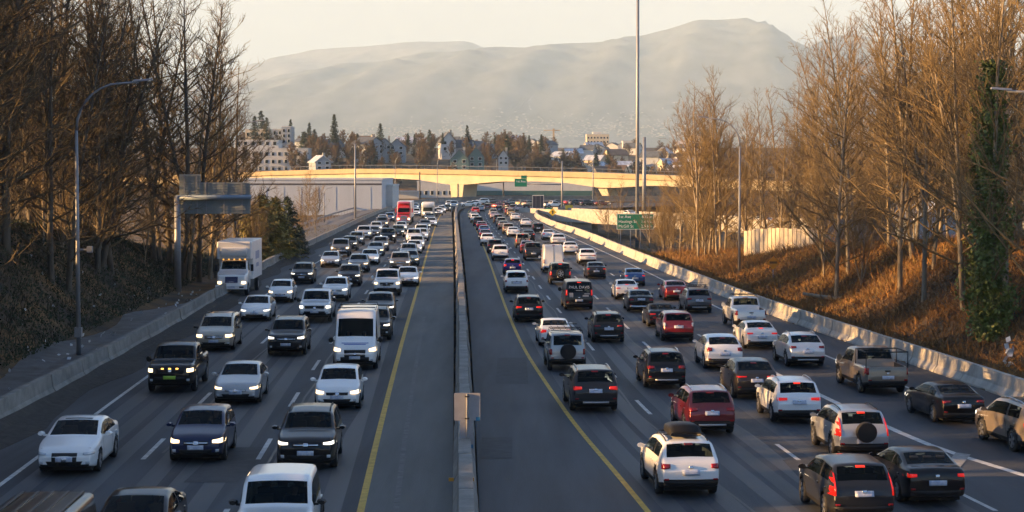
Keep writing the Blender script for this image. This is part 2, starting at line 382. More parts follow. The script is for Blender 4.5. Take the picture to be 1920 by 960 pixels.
# ------------------------------------------------------------------ mountains
def ridge(name, prof, D, base_y, depth, label, m, rough, seed, x_pad=5000):
    r = np.random.default_rng(seed)
    us = np.array([a for a, b in prof]); hs = np.array([H0 + (HZ - b) / F * D for a, b in prof]); xs = (us - 960) / F * D
    X = np.arange(-D * .62, D * .62, D / 260.); Yn = 46
    hh = np.interp(X, xs, hs)
    grid = []
    ph = r.uniform(0, 6.28, (14, 3)); fr = r.uniform(.6, 9, 14) / D * 6.28
    for j in range(Yn):
        tt = j / (Yn - 1); y = D - depth + tt * depth * 1.5
        up = np.sin(min(1, tt / .667) * math.pi / 2) if tt < .667 else max(0, 1 - (tt - .667) / .333) ** .8
        n = sum((1 - 2 * np.abs(np.sin(X * fr[i] * 2 + ph[i, 0] + y * fr[i] * 1.1 * math.cos(ph[i, 1])))) / (1 + .55 * i) for i in range(14))
        n2 = sum(1 - 2 * np.abs(np.sin(X * fr[i] * 11 + ph[i, 2] + y * fr[i] * 3 * math.sin(ph[i, 0]))) for i in range(14)) / 5
        z = -20 + (hh + 20) * up + (n * rough + n2 * rough * .5) * (up * (1 - .75 * (up > .97)))
        grid.append(np.stack([X, np.full_like(X, y), z], -1))
    G = np.array(grid); a, b = G.shape[:2]; idx = np.arange(a * b).reshape(a, b)
    q = np.stack([idx[:-1, :-1], idx[:-1, 1:], idx[1:, 1:], idx[1:, :-1]], -1).reshape(-1, 4)
    me = bpy.data.meshes.new(name); me.from_pydata(G.reshape(-1, 3).tolist(), [], q.tolist())
    me.polygons.foreach_set('use_smooth', [True] * len(me.polygons)); me.materials.append(m)
    return tag(link(name, me), label, kind='structure'), G
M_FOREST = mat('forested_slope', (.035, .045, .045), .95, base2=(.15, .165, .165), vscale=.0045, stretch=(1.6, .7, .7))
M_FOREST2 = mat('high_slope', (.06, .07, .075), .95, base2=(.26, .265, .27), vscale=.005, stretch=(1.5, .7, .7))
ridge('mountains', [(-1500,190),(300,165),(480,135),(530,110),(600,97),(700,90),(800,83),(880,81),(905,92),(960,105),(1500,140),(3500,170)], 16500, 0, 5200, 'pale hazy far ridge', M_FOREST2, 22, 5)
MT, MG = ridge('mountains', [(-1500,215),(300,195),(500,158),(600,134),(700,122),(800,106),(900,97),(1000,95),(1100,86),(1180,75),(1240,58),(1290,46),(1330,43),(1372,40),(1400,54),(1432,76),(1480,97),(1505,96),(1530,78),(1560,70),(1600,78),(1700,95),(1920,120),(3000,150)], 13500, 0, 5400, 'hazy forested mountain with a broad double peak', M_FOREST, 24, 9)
# the far town at the foot of the mountain reads as one mass of specks
b = MB(); bvh_m = BVHTree.FromPolygons([tuple(c) for c in MG.reshape(-1, 3)], [tuple(int(i) for i in f) for f in np.stack([np.arange(MG.shape[0] * MG.shape[1]).reshape(MG.shape[:2])[:-1, :-1], np.arange(MG.shape[0] * MG.shape[1]).reshape(MG.shape[:2])[:-1, 1:], np.arange(MG.shape[0] * MG.shape[1]).reshape(MG.shape[:2])[1:, 1:], np.arange(MG.shape[0] * MG.shape[1]).reshape(MG.shape[:2])[1:, :-1]], -1).reshape(-1, 4)])
for i in range(1100):
    u = rng.uniform(640, 1420); v_ = 257 - abs(rng.normal(0, 1)) * 22 * (1 if u > 850 else .6)
    d = at(u, v_, 1000.) - Vector((0, 0, H0)); hit = bvh_m.ray_cast(Vector((0, 0, H0)), d.normalized())
    if hit[0] is None: continue
    h = hit[0]; w = rng.uniform(2.2, 6.5) * (2.2 if rng.random() < .06 else 1); z = rng.uniform(-.5, 3.2)
    b.box(h.x - w, h.x + w, h.y - 6, h.y + 6, h.z - 4, h.z + z)
tag(b.build('distant_town', mat('town_specks', (.42, .39, .34), .8)), 'pale specks of a far town spread along the foot of the mountain', kind='stuff')
# ------------------------------------------------------------------ vehicles
M_TRIM = mat('black_plastic', (.010, .010, .011), .5, spec=.3)
M_GLASS = mat('tinted_glass', (.005, .009, .012), .04, spec=.16)
M_TYRE = mat('tyre_rubber', (.014, .014, .015), .85)
M_RIM = mat('alloy_rim', (.42, .43, .45), .35, .8)
M_CHROME = mat('chrome', (.6, .61, .63), .18, 1.0)
M_HEAD = mat('headlight_lit', (.9, .85, .75), .15, emit=.75, ecol=(1.0, .90, .72))
M_HEADW = mat('headlight_warm', (.9, .8, .6), .15, emit=.95, ecol=(1.0, .70, .36))
M_HEADOFF = mat('headlight_glass', (.55, .58, .62), .12, .2)
M_TAIL = mat('taillight_red', (.26, .005, .006), .2, coat=.3)
M_TAILON = mat('taillight_lit', (.5, .010, .008), .25, emit=.11, ecol=(1.0, .02, .008))
M_BRAKE = mat('brake_lit', (.7, .02, .01), .3, emit=.26, ecol=(1.0, .04, .012))
M_PLATE = mat('number_plate', (.62, .64, .68), .5, base2=(.30, .36, .52), vscale=9)
M_PLATEG = mat('green_number_plate', (.35, .55, .06), .5)
M_BLUEP = mat('blue_lettering', (.05, .12, .40), .5)
M_SEAT = mat('underside_black', (.008, .008, .008), .9)
gt = M_GLASS.node_tree; _mx = gt.nodes.new('ShaderNodeMixShader'); _tr = gt.nodes.new('ShaderNodeBsdfTransparent'); _tr.inputs[0].default_value = (.40, .47, .48, 1)
_mx.inputs[0].default_value = .52; gt.links.new(_tr.outputs[0], _mx.inputs[1]); gt.links.new(gt.nodes['Principled BSDF'].outputs[0], _mx.inputs[2]); gt.links.new(_mx.outputs[0], gt.nodes['Material Output'].inputs['Surface'])
M_UPH = mat('seat_fabric', (.035, .035, .038), .9)
PAINT = {}
def paint(c, metal=None):
    if c not in PAINT:
        col = {'white': (.78, .78, .77), 'pearl': (.70, .70, .69), 'black': (.004, .004, .005), 'charcoal': (.018, .019, .022), 'grey': (.11, .115, .125),
               'silver': (.36, .37, .385), 'beige': (.37, .34, .28), 'bronze': (.20, .165, .125), 'brown': (.036, .030, .027), 'navy': (.012, .02, .06),
               'blue': (.02, .07, .22), 'violet': (.02, .015, .13), 'steel': (.10, .135, .175), 'teal': (.035, .06, .065), 'red': (.25, .012, .014),
               'maroon': (.14, .010, .014), 'bright_red': (.50, .018, .02), 'tan': (.30, .22, .15), 'gold': (.40, .30, .16), 'pink': (.55, .42, .44)}[c]
        me_ = .0 if c in ('white', 'bright_red', 'black') else .35
        dk = c in ('black', 'charcoal', 'brown', 'navy', 'violet', 'teal'); PAINT[c] = mat('paint_' + c, col, .3, me_ * (.3 if dk else 1), coat=.55 if dk else .8, spec=.2 if dk else .5)
    return PAINT[c]
MK = {'paint': None, 'trim': M_TRIM, 'glass': M_GLASS, 'tyre': M_TYRE, 'rim': M_RIM, 'chrome': M_CHROME, 'head': M_HEAD, 'headw': M_HEADW, 'headoff': M_HEADOFF,
      'tail': M_TAIL, 'tailon': M_TAILON, 'brake': M_BRAKE, 'plate': M_PLATE, 'plateg': M_PLATEG, 'dark': M_SEAT, 'seat': M_UPH, 'blue': M_BLUEP, 'letter': M_LETTER, 'amber': mat('amber_light', (.8, .3, .02), .3, emit=1.0, ecol=(1, .45, .08))}

SIL = {
 'sedan': dict(W=.91, k=[(2.42,.60),(2.38,.74),(2.12,.84),(1.35,.97),(1.02,1.02),(.12,1.40),(-.45,1.455),(-1.05,1.41),(-1.85,1.12),(-2.3,1.09),(-2.4,.98),(-2.43,.78)], belt=(.94,1.02), xf=1.42, xr=-1.40, R=.335, wr=.74, zb=.19, end=-1.55),
 'coupe': dict(W=.91, k=[(2.32,.58),(2.28,.70),(2.0,.80),(1.2,.92),(.85,.96),(.05,1.33),(-.4,1.38),(-.9,1.34),(-1.6,1.06),(-2.15,1.03),(-2.3,.95),(-2.33,.75)], belt=(.90,.98), xf=1.38, xr=-1.38, R=.335, wr=.74, zb=.17, end=-1.2),
 'fastback': dict(W=.925, k=[(2.34,.58),(2.28,.70),(1.95,.82),(1.38,.93),(1.18,.97),(.22,1.40),(-.3,1.445),(-.95,1.39),(-1.95,1.07),(-2.22,1.05),(-2.33,.92),(-2.35,.72)], belt=(.90,1.0), xf=1.46, xr=-1.42, R=.34, wr=.73, zb=.17, end=-1.6),
 'hatch': dict(W=.885, k=[(2.08,.60),(2.04,.76),(1.82,.88),(1.2,1.0),(1.02,1.05),(.25,1.44),(-.4,1.50),(-1.55,1.44),(-1.93,1.06),(-2.06,.95),(-2.1,.78)], belt=(.94,1.02), xf=1.30, xr=-1.30, R=.32, wr=.76, zb=.19, end=-1.55),
 'compact': dict(W=.87, k=[(1.98,.66),(1.94,.80),(1.78,.92),(1.40,1.04),(1.25,1.08),(.40,1.46),(-.3,1.53),(-1.5,1.47),(-1.85,1.06),(-1.96,.95),(-2.0,.78)], belt=(.95,1.03), xf=1.24, xr=-1.26, R=.31, wr=.75, zb=.19, end=-1.5),
 'suv': dict(W=.925, k=[(2.30,.72),(2.26,.90),(2.05,1.01),(1.38,1.10),(1.12,1.14),(.36,1.58),(-.4,1.67),(-1.72,1.61),(-2.12,1.15),(-2.24,1.03),(-2.29,.82)], belt=(1.04,1.13), xf=1.35, xr=-1.33, R=.36, wr=.76, zb=.25, end=-1.72, clad=1),
 'suv_large': dict(W=.96, k=[(2.45,.76),(2.41,.95),(2.2,1.06),(1.48,1.15),(1.22,1.19),(.45,1.66),(-.4,1.74),(-1.95,1.69),(-2.30,1.18),(-2.41,1.05),(-2.45,.84)], belt=(1.08,1.17), xf=1.43, xr=-1.40, R=.38, wr=.77, zb=.26, end=-1.9, clad=1),
 'suv_sloped': dict(W=.94, k=[(2.34,.70),(2.30,.88),(2.08,1.0),(1.42,1.09),(1.14,1.13),(.32,1.55),(-.35,1.63),(-1.25,1.56),(-2.02,1.20),(-2.24,1.06),(-2.33,.84)], belt=(1.04,1.14), xf=1.40, xr=-1.38, R=.37, wr=.74, zb=.24, end=-1.55, clad=1),
 'boxy': dict(W=.93, k=[(2.12,.86),(2.10,1.06),(1.92,1.14),(1.05,1.19),(.90,1.21),(.50,1.76),(.1,1.84),(-1.86,1.81),(-2.0,1.20),(-2.04,1.0),(-2.05,.80)], belt=(1.14,1.18), xf=1.30, xr=-1.30, R=.40, wr=.84, zb=.34, end=-1.78, clad=1),
 'minivan': dict(W=.98, k=[(2.52,.66),(2.47,.86),(2.22,.98),(1.78,1.08),(1.52,1.13),(.55,1.62),(-.2,1.74),(-2.08,1.70),(-2.40,1.12),(-2.50,1.0),(-2.54,.8)], belt=(1.02,1.08), xf=1.55, xr=-1.50, R=.335, wr=.78, zb=.2, end=-2.05),
 'pickup': dict(W=.99, k=[(2.86,.84),(2.83,1.07),(2.62,1.18),(1.70,1.24),(1.48,1.27),(.78,1.80),(.2,1.88),(-.55,1.85),(-.78,1.30),(-.92,1.24),(-2.74,1.24),(-2.84,1.20),(-2.88,.84)], belt=(1.16,1.20), xf=1.82, xr=-1.74, R=.40, wr=.80, zb=.34, end=-.50, bed=(9, 10), clad=1),
 'van': dict(W=1.0, k=[(2.72,.72),(2.68,.94),(2.52,1.06),(2.05,1.19),(1.90,1.24),(1.12,1.88),(.7,2.02),(-2.52,2.0),(-2.68,1.18),(-2.74,1.0),(-2.76,.78)], belt=(1.10,1.14), xf=1.78, xr=-1.62, R=.36, wr=.86, zb=.24, end=.55, van=1),
 'high_van': dict(W=1.03, k=[(2.82,.78),(2.78,.98),(2.64,1.14),(2.25,1.32),(2.12,1.38),(1.38,2.28),(.9,2.62),(-2.78,2.66),(-2.88,1.3),(-2.92,1.0),(-2.93,.8)], belt=(1.20,1.22), xf=1.90, xr=-1.72, R=.36, wr=.86, zb=.26, end=.95, van=1),
}
SIL['convertible'] = dict(SIL['coupe'], soft=1)
def loft(P):
    ks = P['k']; st = []
    for i in range(len(ks) - 1):
        a, b = ks[i], ks[i + 1]; n = max(2, int(math.ceil(math.hypot(b[0] - a[0], b[1] - a[1]) / .075)))
        for j in range(n): st.append((a[0] + (b[0] - a[0]) * j / n, a[1] + (b[1] - a[1]) * j / n, i + j / n))
    st.append((*ks[-1], len(ks) - 1.0)); S = np.array(st)
    for _ in range(2):
        T = S.copy(); T[1:-1, :2] = (S[:-2, :2] + 2 * S[1:-1, :2] + S[2:, :2]) / 4; S = T
    x0, x1 = ks[0][0], ks[-1][0]; W = P['W']; zr = max(z for _, z in ks); b0, b1 = P['belt']; bed = P.get('bed')
    rows = []; tees = []
    sub = [0, .16, .30, .44, .58, .72, .86, 1.0]
    for x, zt, ki in S:
        f = max(0, (x - x0 + .95) / .95); r = max(0, (x1 + .75 - x) / .75)
        w = W * (1 - .17 * f ** 2.4 - (.045 if P.get('van') else .10) * r ** 2.4)
        zb = P['zb'] + .10 * f ** 2 + .12 * r ** 2
        belt = b0 + (b1 - b0) * (x0 - x) / (x0 - x1); zs = min(belt, zt - .03)
        t = min(1, max(0, (zt - zs - .03) / (zr - belt))); tees.append(t)
        wt = w * (.90 + (P['wr'] - .90) * t)
        prof = [(0, zb), (.86 * w, zb)]
        for q in sub:   # side panel with a slight crease
            yy = w * (.955 + .045 * math.sin(min(1, q * 1.25) * math.pi / 2) - .05 * max(0, q - .62) / .38 * (1 - .3 * t))
            prof.append((yy, zb + .035 + q * (zs - zb - .035)))
        ys, zs_ = prof[-1]; ze = zt - .05 * t - .006
        for q in (.10, .48, .86, 1.0):
            bow = .025 * math.sin(q * math.pi) * t
            prof.append((ys + (wt - ys) * q + bow, zs_ + (ze - zs_) * q))
        inbed = bed and bed[0] - .02 <= ki <= bed[1] + .05
        if inbed: prof += [(wt * .93, zt), (wt * .925, zt - .45), (wt * .45, zt - .45), (0, zt - .45)]
        else: prof += [(wt * .89, zt - .014 * t), (wt * .62, zt + .004), (wt * .3, zt + .014), (0, zt + .018)]
        rows.append([(x, y, z) for y, z in prof])
    return S, np.array(rows), np.array(tees)

def car_meshes(key, name):
    P = SIL[key]; S, R, T = loft(P); ns, nr = R.shape[:2]; nsub = 8; r_belt = 2 + nsub - 1; r_edge = r_belt + 4; r_pil = r_edge + 1
    # full closed section: left half then right half mirrored
    full = np.concatenate([R, (R * np.array([1, -1, 1]))[:, nr - 2:0:-1]], 1); nc = full.shape[1]
    V = full.copy(); hole = np.zeros((ns, nc), bool)
    Ra = P['R'] + .075
    for cx in (P['xf'], P['xr']):
        d = np.hypot(V[:, :, 0] - cx, V[:, :, 2] - P['R']); side = np.abs(V[:, :, 1]) > .6 * P['W']
        near = side & (np.abs(d - Ra) < .045); ang = np.arctan2(V[:, :, 2] - P['R'], V[:, :, 0] - cx)
        V[:, :, 0] = np.where(near, cx + Ra * np.cos(ang), V[:, :, 0]); V[:, :, 2] = np.where(near, P['R'] + Ra * np.sin(ang), V[:, :, 2])
    ic, irf, irr, irg = 4, 5, 7, 8
    vid = np.arange(ns * nc).reshape(ns, nc); flat = V.reshape(-1, 3)
    parts = {}; mid_of = lambda j: (j if j < nr else 2 * (nr - 1) - j)
    def put(nm, f, mi=0): parts.setdefault(nm, []).append((f, mi))
    van = P.get('van'); isbed = P.get('bed'); bfaces = []
    xB = (P['end'] + .5 * (SIL[key]['k'][5][0])) / 2 if not van else -9
    for i in range(ns - 1):
        ki = (S[i, 2] + S[i + 1, 2]) / 2; xc = (S[i, 0] + S[i + 1, 0]) / 2; tc_ = (T[i] + T[i + 1]) / 2
        for j in range(nc):
            j2 = (j + 1) % nc; f = (vid[i, j], vid[i, j2], vid[i + 1, j2], vid[i + 1, j]); bfaces.append(f)
            a, b_ = sorted((mid_of(j), mid_of(j2))); left = j < nr - 1
            c = (flat[f[0]] + flat[f[1]] + flat[f[2]] + flat[f[3]]) / 4
            if 1 <= a < r_belt and min(math.hypot(c[0] - P['xf'], c[2] - P['R']), math.hypot(c[0] - P['xr'], c[2] - P['R'])) < Ra - .004: continue
            if a >= r_pil and ic + .10 < ki < irf - .02: put('windshield', f); continue
            if a >= r_pil and irr + .12 < ki < irg - .12 and not (van and key == 'high_van'): put('rear_window', f); continue
            if r_belt + 1 <= a < r_belt + 3 and tc_ > .22 and xc > P['end'] and ki > ic + .28:
                if abs(xc - xB) > .05: put('side_window_' + ('l' if left else 'r') + ('f' if xc > xB else 'b'), f); continue
                put('body', f, 1); continue
            black = a <= 1 or (P.get('clad') and a <= 2) or (isbed and a >= r_pil and isbed[0] - .02 <= ki <= isbed[1] + .02)
            if P.get('clad') and a < r_belt - 2 and min(math.hypot(c[0] - P['xf'], c[2] - P['R']), math.hypot(c[0] - P['xr'], c[2] - P['R'])) < Ra + .055: black = True
            if P.get('soft') and a >= r_belt + 1 and irf - .1 < ki < irg: black = True
            put('body', f, 1 if black else 0)
    # end caps: rows joined straight across with a slight bulge
    ev, ef, em = [], [], []
    for si, sg, bul in ((0, 1, .10), (ns - 1, -1, .05)):
        row = V[si][1:nr]; cols = np.linspace(-1, 1, 11); o = ns * nc + len(ev)
        for y_, q in zip(row[:, 1], row):
            for c in cols: ev.append((q[0] + sg * bul * (1 - abs(c) ** 2.2), y_ * c, q[2]))
        m_ = len(cols)
        for i in range(len(row) - 1):
            for c in range(m_ - 1):
                f = (o + i * m_ + c, o + i * m_ + c + 1, o + (i + 1) * m_ + c + 1, o + (i + 1) * m_ + c)
                if sg < 0: f = f[::-1]
                put('body', f, 1 if (i < (4 if P.get('clad') else 2)) else 0); bfaces.append(f)
    allv = np.concatenate([flat, np.array(ev)])
    bvh = BVHTree.FromPolygons([tuple(p) for p in allv], [tuple(int(i) for i in f) for f in bfaces])
    out = {}
    def emit(nm, faces, mats, smooth=True):
        used = sorted({int(i) for f, _ in faces for i in f}); mp_ = {u: k for k, u in enumerate(used)}
        b = MB(); b.v = [tuple(allv[u]) for u in used]; b.f = [tuple(mp_[int(i)] for i in f) for f, _ in faces]; b.m = [m for _, m in faces]
        out.setdefault(nm, []).append((b, mats, smooth))
    for nm, fs in parts.items():
        if nm == 'body': emit('body', fs, ['paint', 'trim'])
        elif nm.startswith('side_window'): emit('side_window', fs, ['glass'])
        else: emit(nm, fs, ['glass'])
    # underbody
    x0, x1 = P['k'][0][0], P['k'][-1][0]; W = P['W']
    b = MB(); b.box(x1 + .25, x0 - .25, -W * .82, W * .82, P['zb'] - .04, P['belt'][0] - .12); out['underbody'] = [(b, ['dark'], False)]
    bz = P['belt'][0]; xs_ = P['k'][5][0] - .50
    b = MB(); b.box(P['k'][5][0] + .30, P['k'][4][0] + .05, -W * .78, W * .78, bz - .14, bz - .03); out['dashboard'] = [(b, ['dark'], False)]
    seats = [(xs_, s) for s in (-.37, .37)] + ([] if van or isbed else [(max(xs_ - .95, P['end'] + .1), s) for s in (-.40, 0, .40)])
    for xx, yy in seats:
        b = MB(); b.box(xx - .14, xx, yy - .22, yy + .22, bz - .15, bz + .20); b.box(xx - .13, xx - .03, yy - .12, yy + .12, bz + .22, bz + .38); out.setdefault('seat', []).append((b, ['seat'], False))
    return P, bvh, out

def patch(bvh, quad, front, n=6, m=3, off=.014, direction=None):
    """a moulded lens or panel pressed on the front (or rear) of the body; quad = four (y,z) corners"""
    sg = 1 if front else -1; g = []
    for i in range(m + 1):
        for j in range(n + 1):
            a = Vector(quad[0]).lerp(Vector(quad[1]), j / n); c = Vector(quad[3]).lerp(Vector(quad[2]), j / n); p = a.lerp(c, i / m)
            h = bvh.ray_cast(Vector((sg * 8, p[0], p[1])), Vector((-sg, 0, 0)))
            g.append(Vector((h[0].x + sg * off, p[0], p[1])) if h[0] else None)
    good = [p for p in g if p]
    if len(good) < 4: return None
    for k, p in enumerate(g):
        if p is None:
            i, j = divmod(k, n + 1); a = Vector(quad[0]).lerp(Vector(quad[1]), j / n); c = Vector(quad[3]).lerp(Vector(quad[2]), j / n); q = a.lerp(c, i / m)
            nr_ = min(good, key=lambda s: (s.y - q[0]) ** 2 + (s.z - q[1]) ** 2); g[k] = Vector((nr_.x - sg * .03, nr_.y, nr_.z))
    b = MB(); N = n + 1
    back = [p - Vector((sg * .05, 0, 0)) for p in g]
    f = [(i * N + j, i * N + j + 1, (i + 1) * N + j + 1, (i + 1) * N + j) for i in range(m) for j in range(n)]
    rim = [j for j in range(N)] + [i * N + n for i in range(1, m + 1)] + [m * N + j for j in range(n - 1, -1, -1)] + [i * N for i in range(m - 1, 0, -1)]
    o = len(g); f += [(rim[k], rim[k] + o, rim[(k + 1) % len(rim)] + o, rim[(k + 1) % len(rim)]) for k in range(len(rim))]
    return b.add(g + back, f)
def mir(q): return [(-a, c) for a, c in q]
def sq(y0, y1, z0, z1): return [(y0, z0), (y1, z0), (y1, z1), (y0, z1)]

def wheel_mb(R, w=.22):
    t = MB(); n = 22
    prof = [(-w / 2, R * .66), (-w / 2, R * .93), (-w / 2 + .03, R), (w / 2 - .03, R), (w / 2, R * .93), (w / 2, R * .66)]
    v = [(r * math.cos(a), y, r * math.sin(a)) for y, r in prof for a in [2 * math.pi * k / n for k in range(n)]]
    t.add(v, [(i * n + k, i * n + (k + 1) % n, (i + 1) * n + (k + 1) % n, (i + 1) * n + k) for i in range(5) for k in range(n)])
    r = MB(); rr = R * .67
    r.tube([(0, w / 2 - .05, 0), (0, w / 2 - .04, 0)], [rr, rr], 18, 1)            # dark dish
    for k in range(5):
        a = 2 * math.pi * k / 5; M = Matrix.Rotation(-a, 4, 'Y'); r.box(.02, rr * .98, w / 2 - .04, w / 2 - .005, -.045, .045, 0, M)
    v = [(q * math.cos(a), y, q * math.sin(a)) for q, y in ((rr, w / 2 - .01), (rr * .88, w / 2 - .012)) for a in [2 * math.pi * k / 18 for k in range(18)]]
    r.add(v, [(k, (k + 1) % 18, 18 + (k + 1) % 18, 18 + k) for k in range(18)])
    return t, r

# light and grille layouts: quads are (y,z), fractions of half width for y
def style_front(key, st):
    W = SIL[key]['W']; zt = SIL[key]['k'][1][1]; L = []; key = 'coupe' if key == 'convertible' else key
    h = {'sedan': (.52, .98, .60, .74), 'coupe': (.55, .98, .58, .70), 'fastback': (.50, .97, .60, .72), 'hatch': (.50, .98, .60, .78), 'compact': (.52, .99, .66, .84),
         'suv': (.50, .98, .78, .92), 'suv_large': (.52, .98, .82, .98), 'suv_sloped': (.50, .98, .76, .90), 'boxy': (.52, .82, .86, 1.06), 'minivan': (.52, .98, .70, .88),
         'pickup': (.62, .98, .86, 1.05), 'van': (.60, .97, .76, .96), 'high_van': (.56, .97, .82, 1.04)}[key]
    a, b, z0, z1 = [(h[0] + .08) * W, h[1] * W, h[2] + .02, h[3] - .02]; dz = (z1 - z0)
    q = [(a, z0 + dz * .25), (b, z0 + dz * .15), (b, z1 + dz * .25), (a, z1 - dz * .15)]
    if key in ('boxy', 'pickup', 'minivan', 'van'): q = sq(a, b, z0, z1)
    L += [('headlight', q, st.get('head', 'head')), ('headlight', mir(q), st.get('head', 'head'))]
    g = st.get('grille', (.46, -.06, .10)); gw, gz0, gz1 = g[0] * W, z0 + g[1], z1 + g[2] - .08
    L.append(('grille', [(-gw, gz0), (gw, gz0), (gw * 1.04, gz1), (-gw * 1.04, gz1)], 'trim'))
    L.append(('grille_bar', sq(-gw * .98, gw * .98, (gz0 + gz1) / 2 - .018, (gz0 + gz1) / 2 + .018), st.get('bar', 'chrome')))
    L.append(('badge', sq(-.07, .07, (gz0 + gz1) / 2 - .06, (gz0 + gz1) / 2 + .06), 'chrome'))
    zb = SIL[key]['zb'] + .10
    L.append(('air_intake', [(-.52 * W, zb + .03), (.52 * W, zb + .03), (.60 * W, zb + .17), (-.60 * W, zb + .17)], 'trim'))
    for s in (1, -1): L.append(('fog_light', sq(s * .70 * W, s * .82 * W, zb + .08, zb + .17), 'headoff' if not st.get('fog') else 'headw'))
    if st.get('bumper') == 'black': L.append(('bumper', sq(-.93 * W, .93 * W, zb - .02, zb + .26), 'trim'))
    if st.get('bumper') == 'chrome': L.append(('bumper', sq(-.93 * W, .93 * W, zb + .08, zb + .24), 'chrome'))
    L.append(('license_plate', sq(-.25, .25, zb + .16, zb + .30), st.get('plate', 'plate')))
    return [(nm, q, mk, True) for nm, q, mk in L]
def style_rear(key, st):
    W = SIL[key]['W']; L = []; key = 'coupe' if key == 'convertible' else key
    t = {'sedan': (.52, .97, .82, .98), 'coupe': (.48, .97, .80, .92), 'fastback': (.50, .97, .80, .94), 'hatch': (.66, .98, .80, 1.02), 'compact': (.74, .97, .86, 1.24),
         'suv': (.58, .99, .90, 1.06), 'suv_large': (.58, .99, .92, 1.08), 'suv_sloped': (.50, .99, .90, 1.02), 'boxy': (.80, .99, .82, 1.10), 'minivan': (.80, .98, .80, 1.12),
         'pickup': (.84, .99, .90, 1.18), 'van': (.82, .98, 1.05, 1.42), 'high_van': (.84, .98, .92, 1.30)}[key]
    if st.get('tail_shape'): t = st['tail_shape']
    a, b, z0, z1 = t[0] * W, t[1] * W, t[2], t[3]
    q = [(a, z0 + .25 * (z1 - z0)), (b, z0), (b, z1), (a, z1 - .1 * (z1 - z0))]
    if key in ('boxy', 'pickup', 'minivan', 'van', 'high_van'): q = sq(a, b, z0, z1)
    if st.get('tall'): q = [(.84 * W, .82), (.985 * W, .82), (.89 * W, 1.46), (.82 * W, 1.38)]
    mk = st.get('tail', 'tail')
    L += [('taillight', q, mk), ('taillight', mir(q), mk)]
    zb = SIL[key]['zb'] + .12; rear_h = SIL[key]['k'][-1][1]
    L.append(('license_plate', sq(-.26, .26, st.get('plate_z', .70), st.get('plate_z', .70) + .15), 'plate'))
    L.append(('bumper', sq(-.88 * W, .88 * W, zb - .02, zb + .16), 'trim' if not st.get('chromeb') else 'chrome'))
    if st.get('silver_skid'): L.append(('skid_plate', sq(-.55 * W, .55 * W, zb + .02, zb + .09), 'rim'))
    for s in (1, -1): L.append(('reflector', sq(s * .72 * W, s * .86 * W, zb + .18, zb + .23), 'tail'))
    L.append(('badge', sq(-.06, .06, min(.92, rear_h + .08), min(.92, rear_h + .08) + .07), 'chrome'))
    zr = {'sedan': None, 'coupe': None, 'fastback': None, 'pickup': 1.80}.get(key, SIL[key]['k'][7][1] - .03)
    if zr and key not in ('pickup',): L.append(('brake_light', sq(-.13, .13, zr - .055, zr), 'brake' if st.get('braking', 0) else 'tail'))
    elif key in ('sedan', 'coupe', 'fastback') and st.get('braking', 0): L.append(('brake_light', sq(-.12, .12, 1.12, 1.155), 'brake'))
    if key == 'pickup': L.append(('brake_light', sq(-.16, .16, 1.80, 1.835), 'tail')); L.append(('tailgate_handle', sq(-.12, .12, 1.02, 1.08), 'trim'))
    if key in ('van', 'high_van'): L.append(('door_seam', sq(-.012, .012, .55, SIL[key]['k'][7][1] - .12), 'trim'))
    if st.get('panel'): L.append(('tail_panel', sq(-.60 * W, .60 * W, st['panel'][0], st['panel'][1]), 'trim'))
    return [(nm, q, mk, False) for nm, q, mk in L]

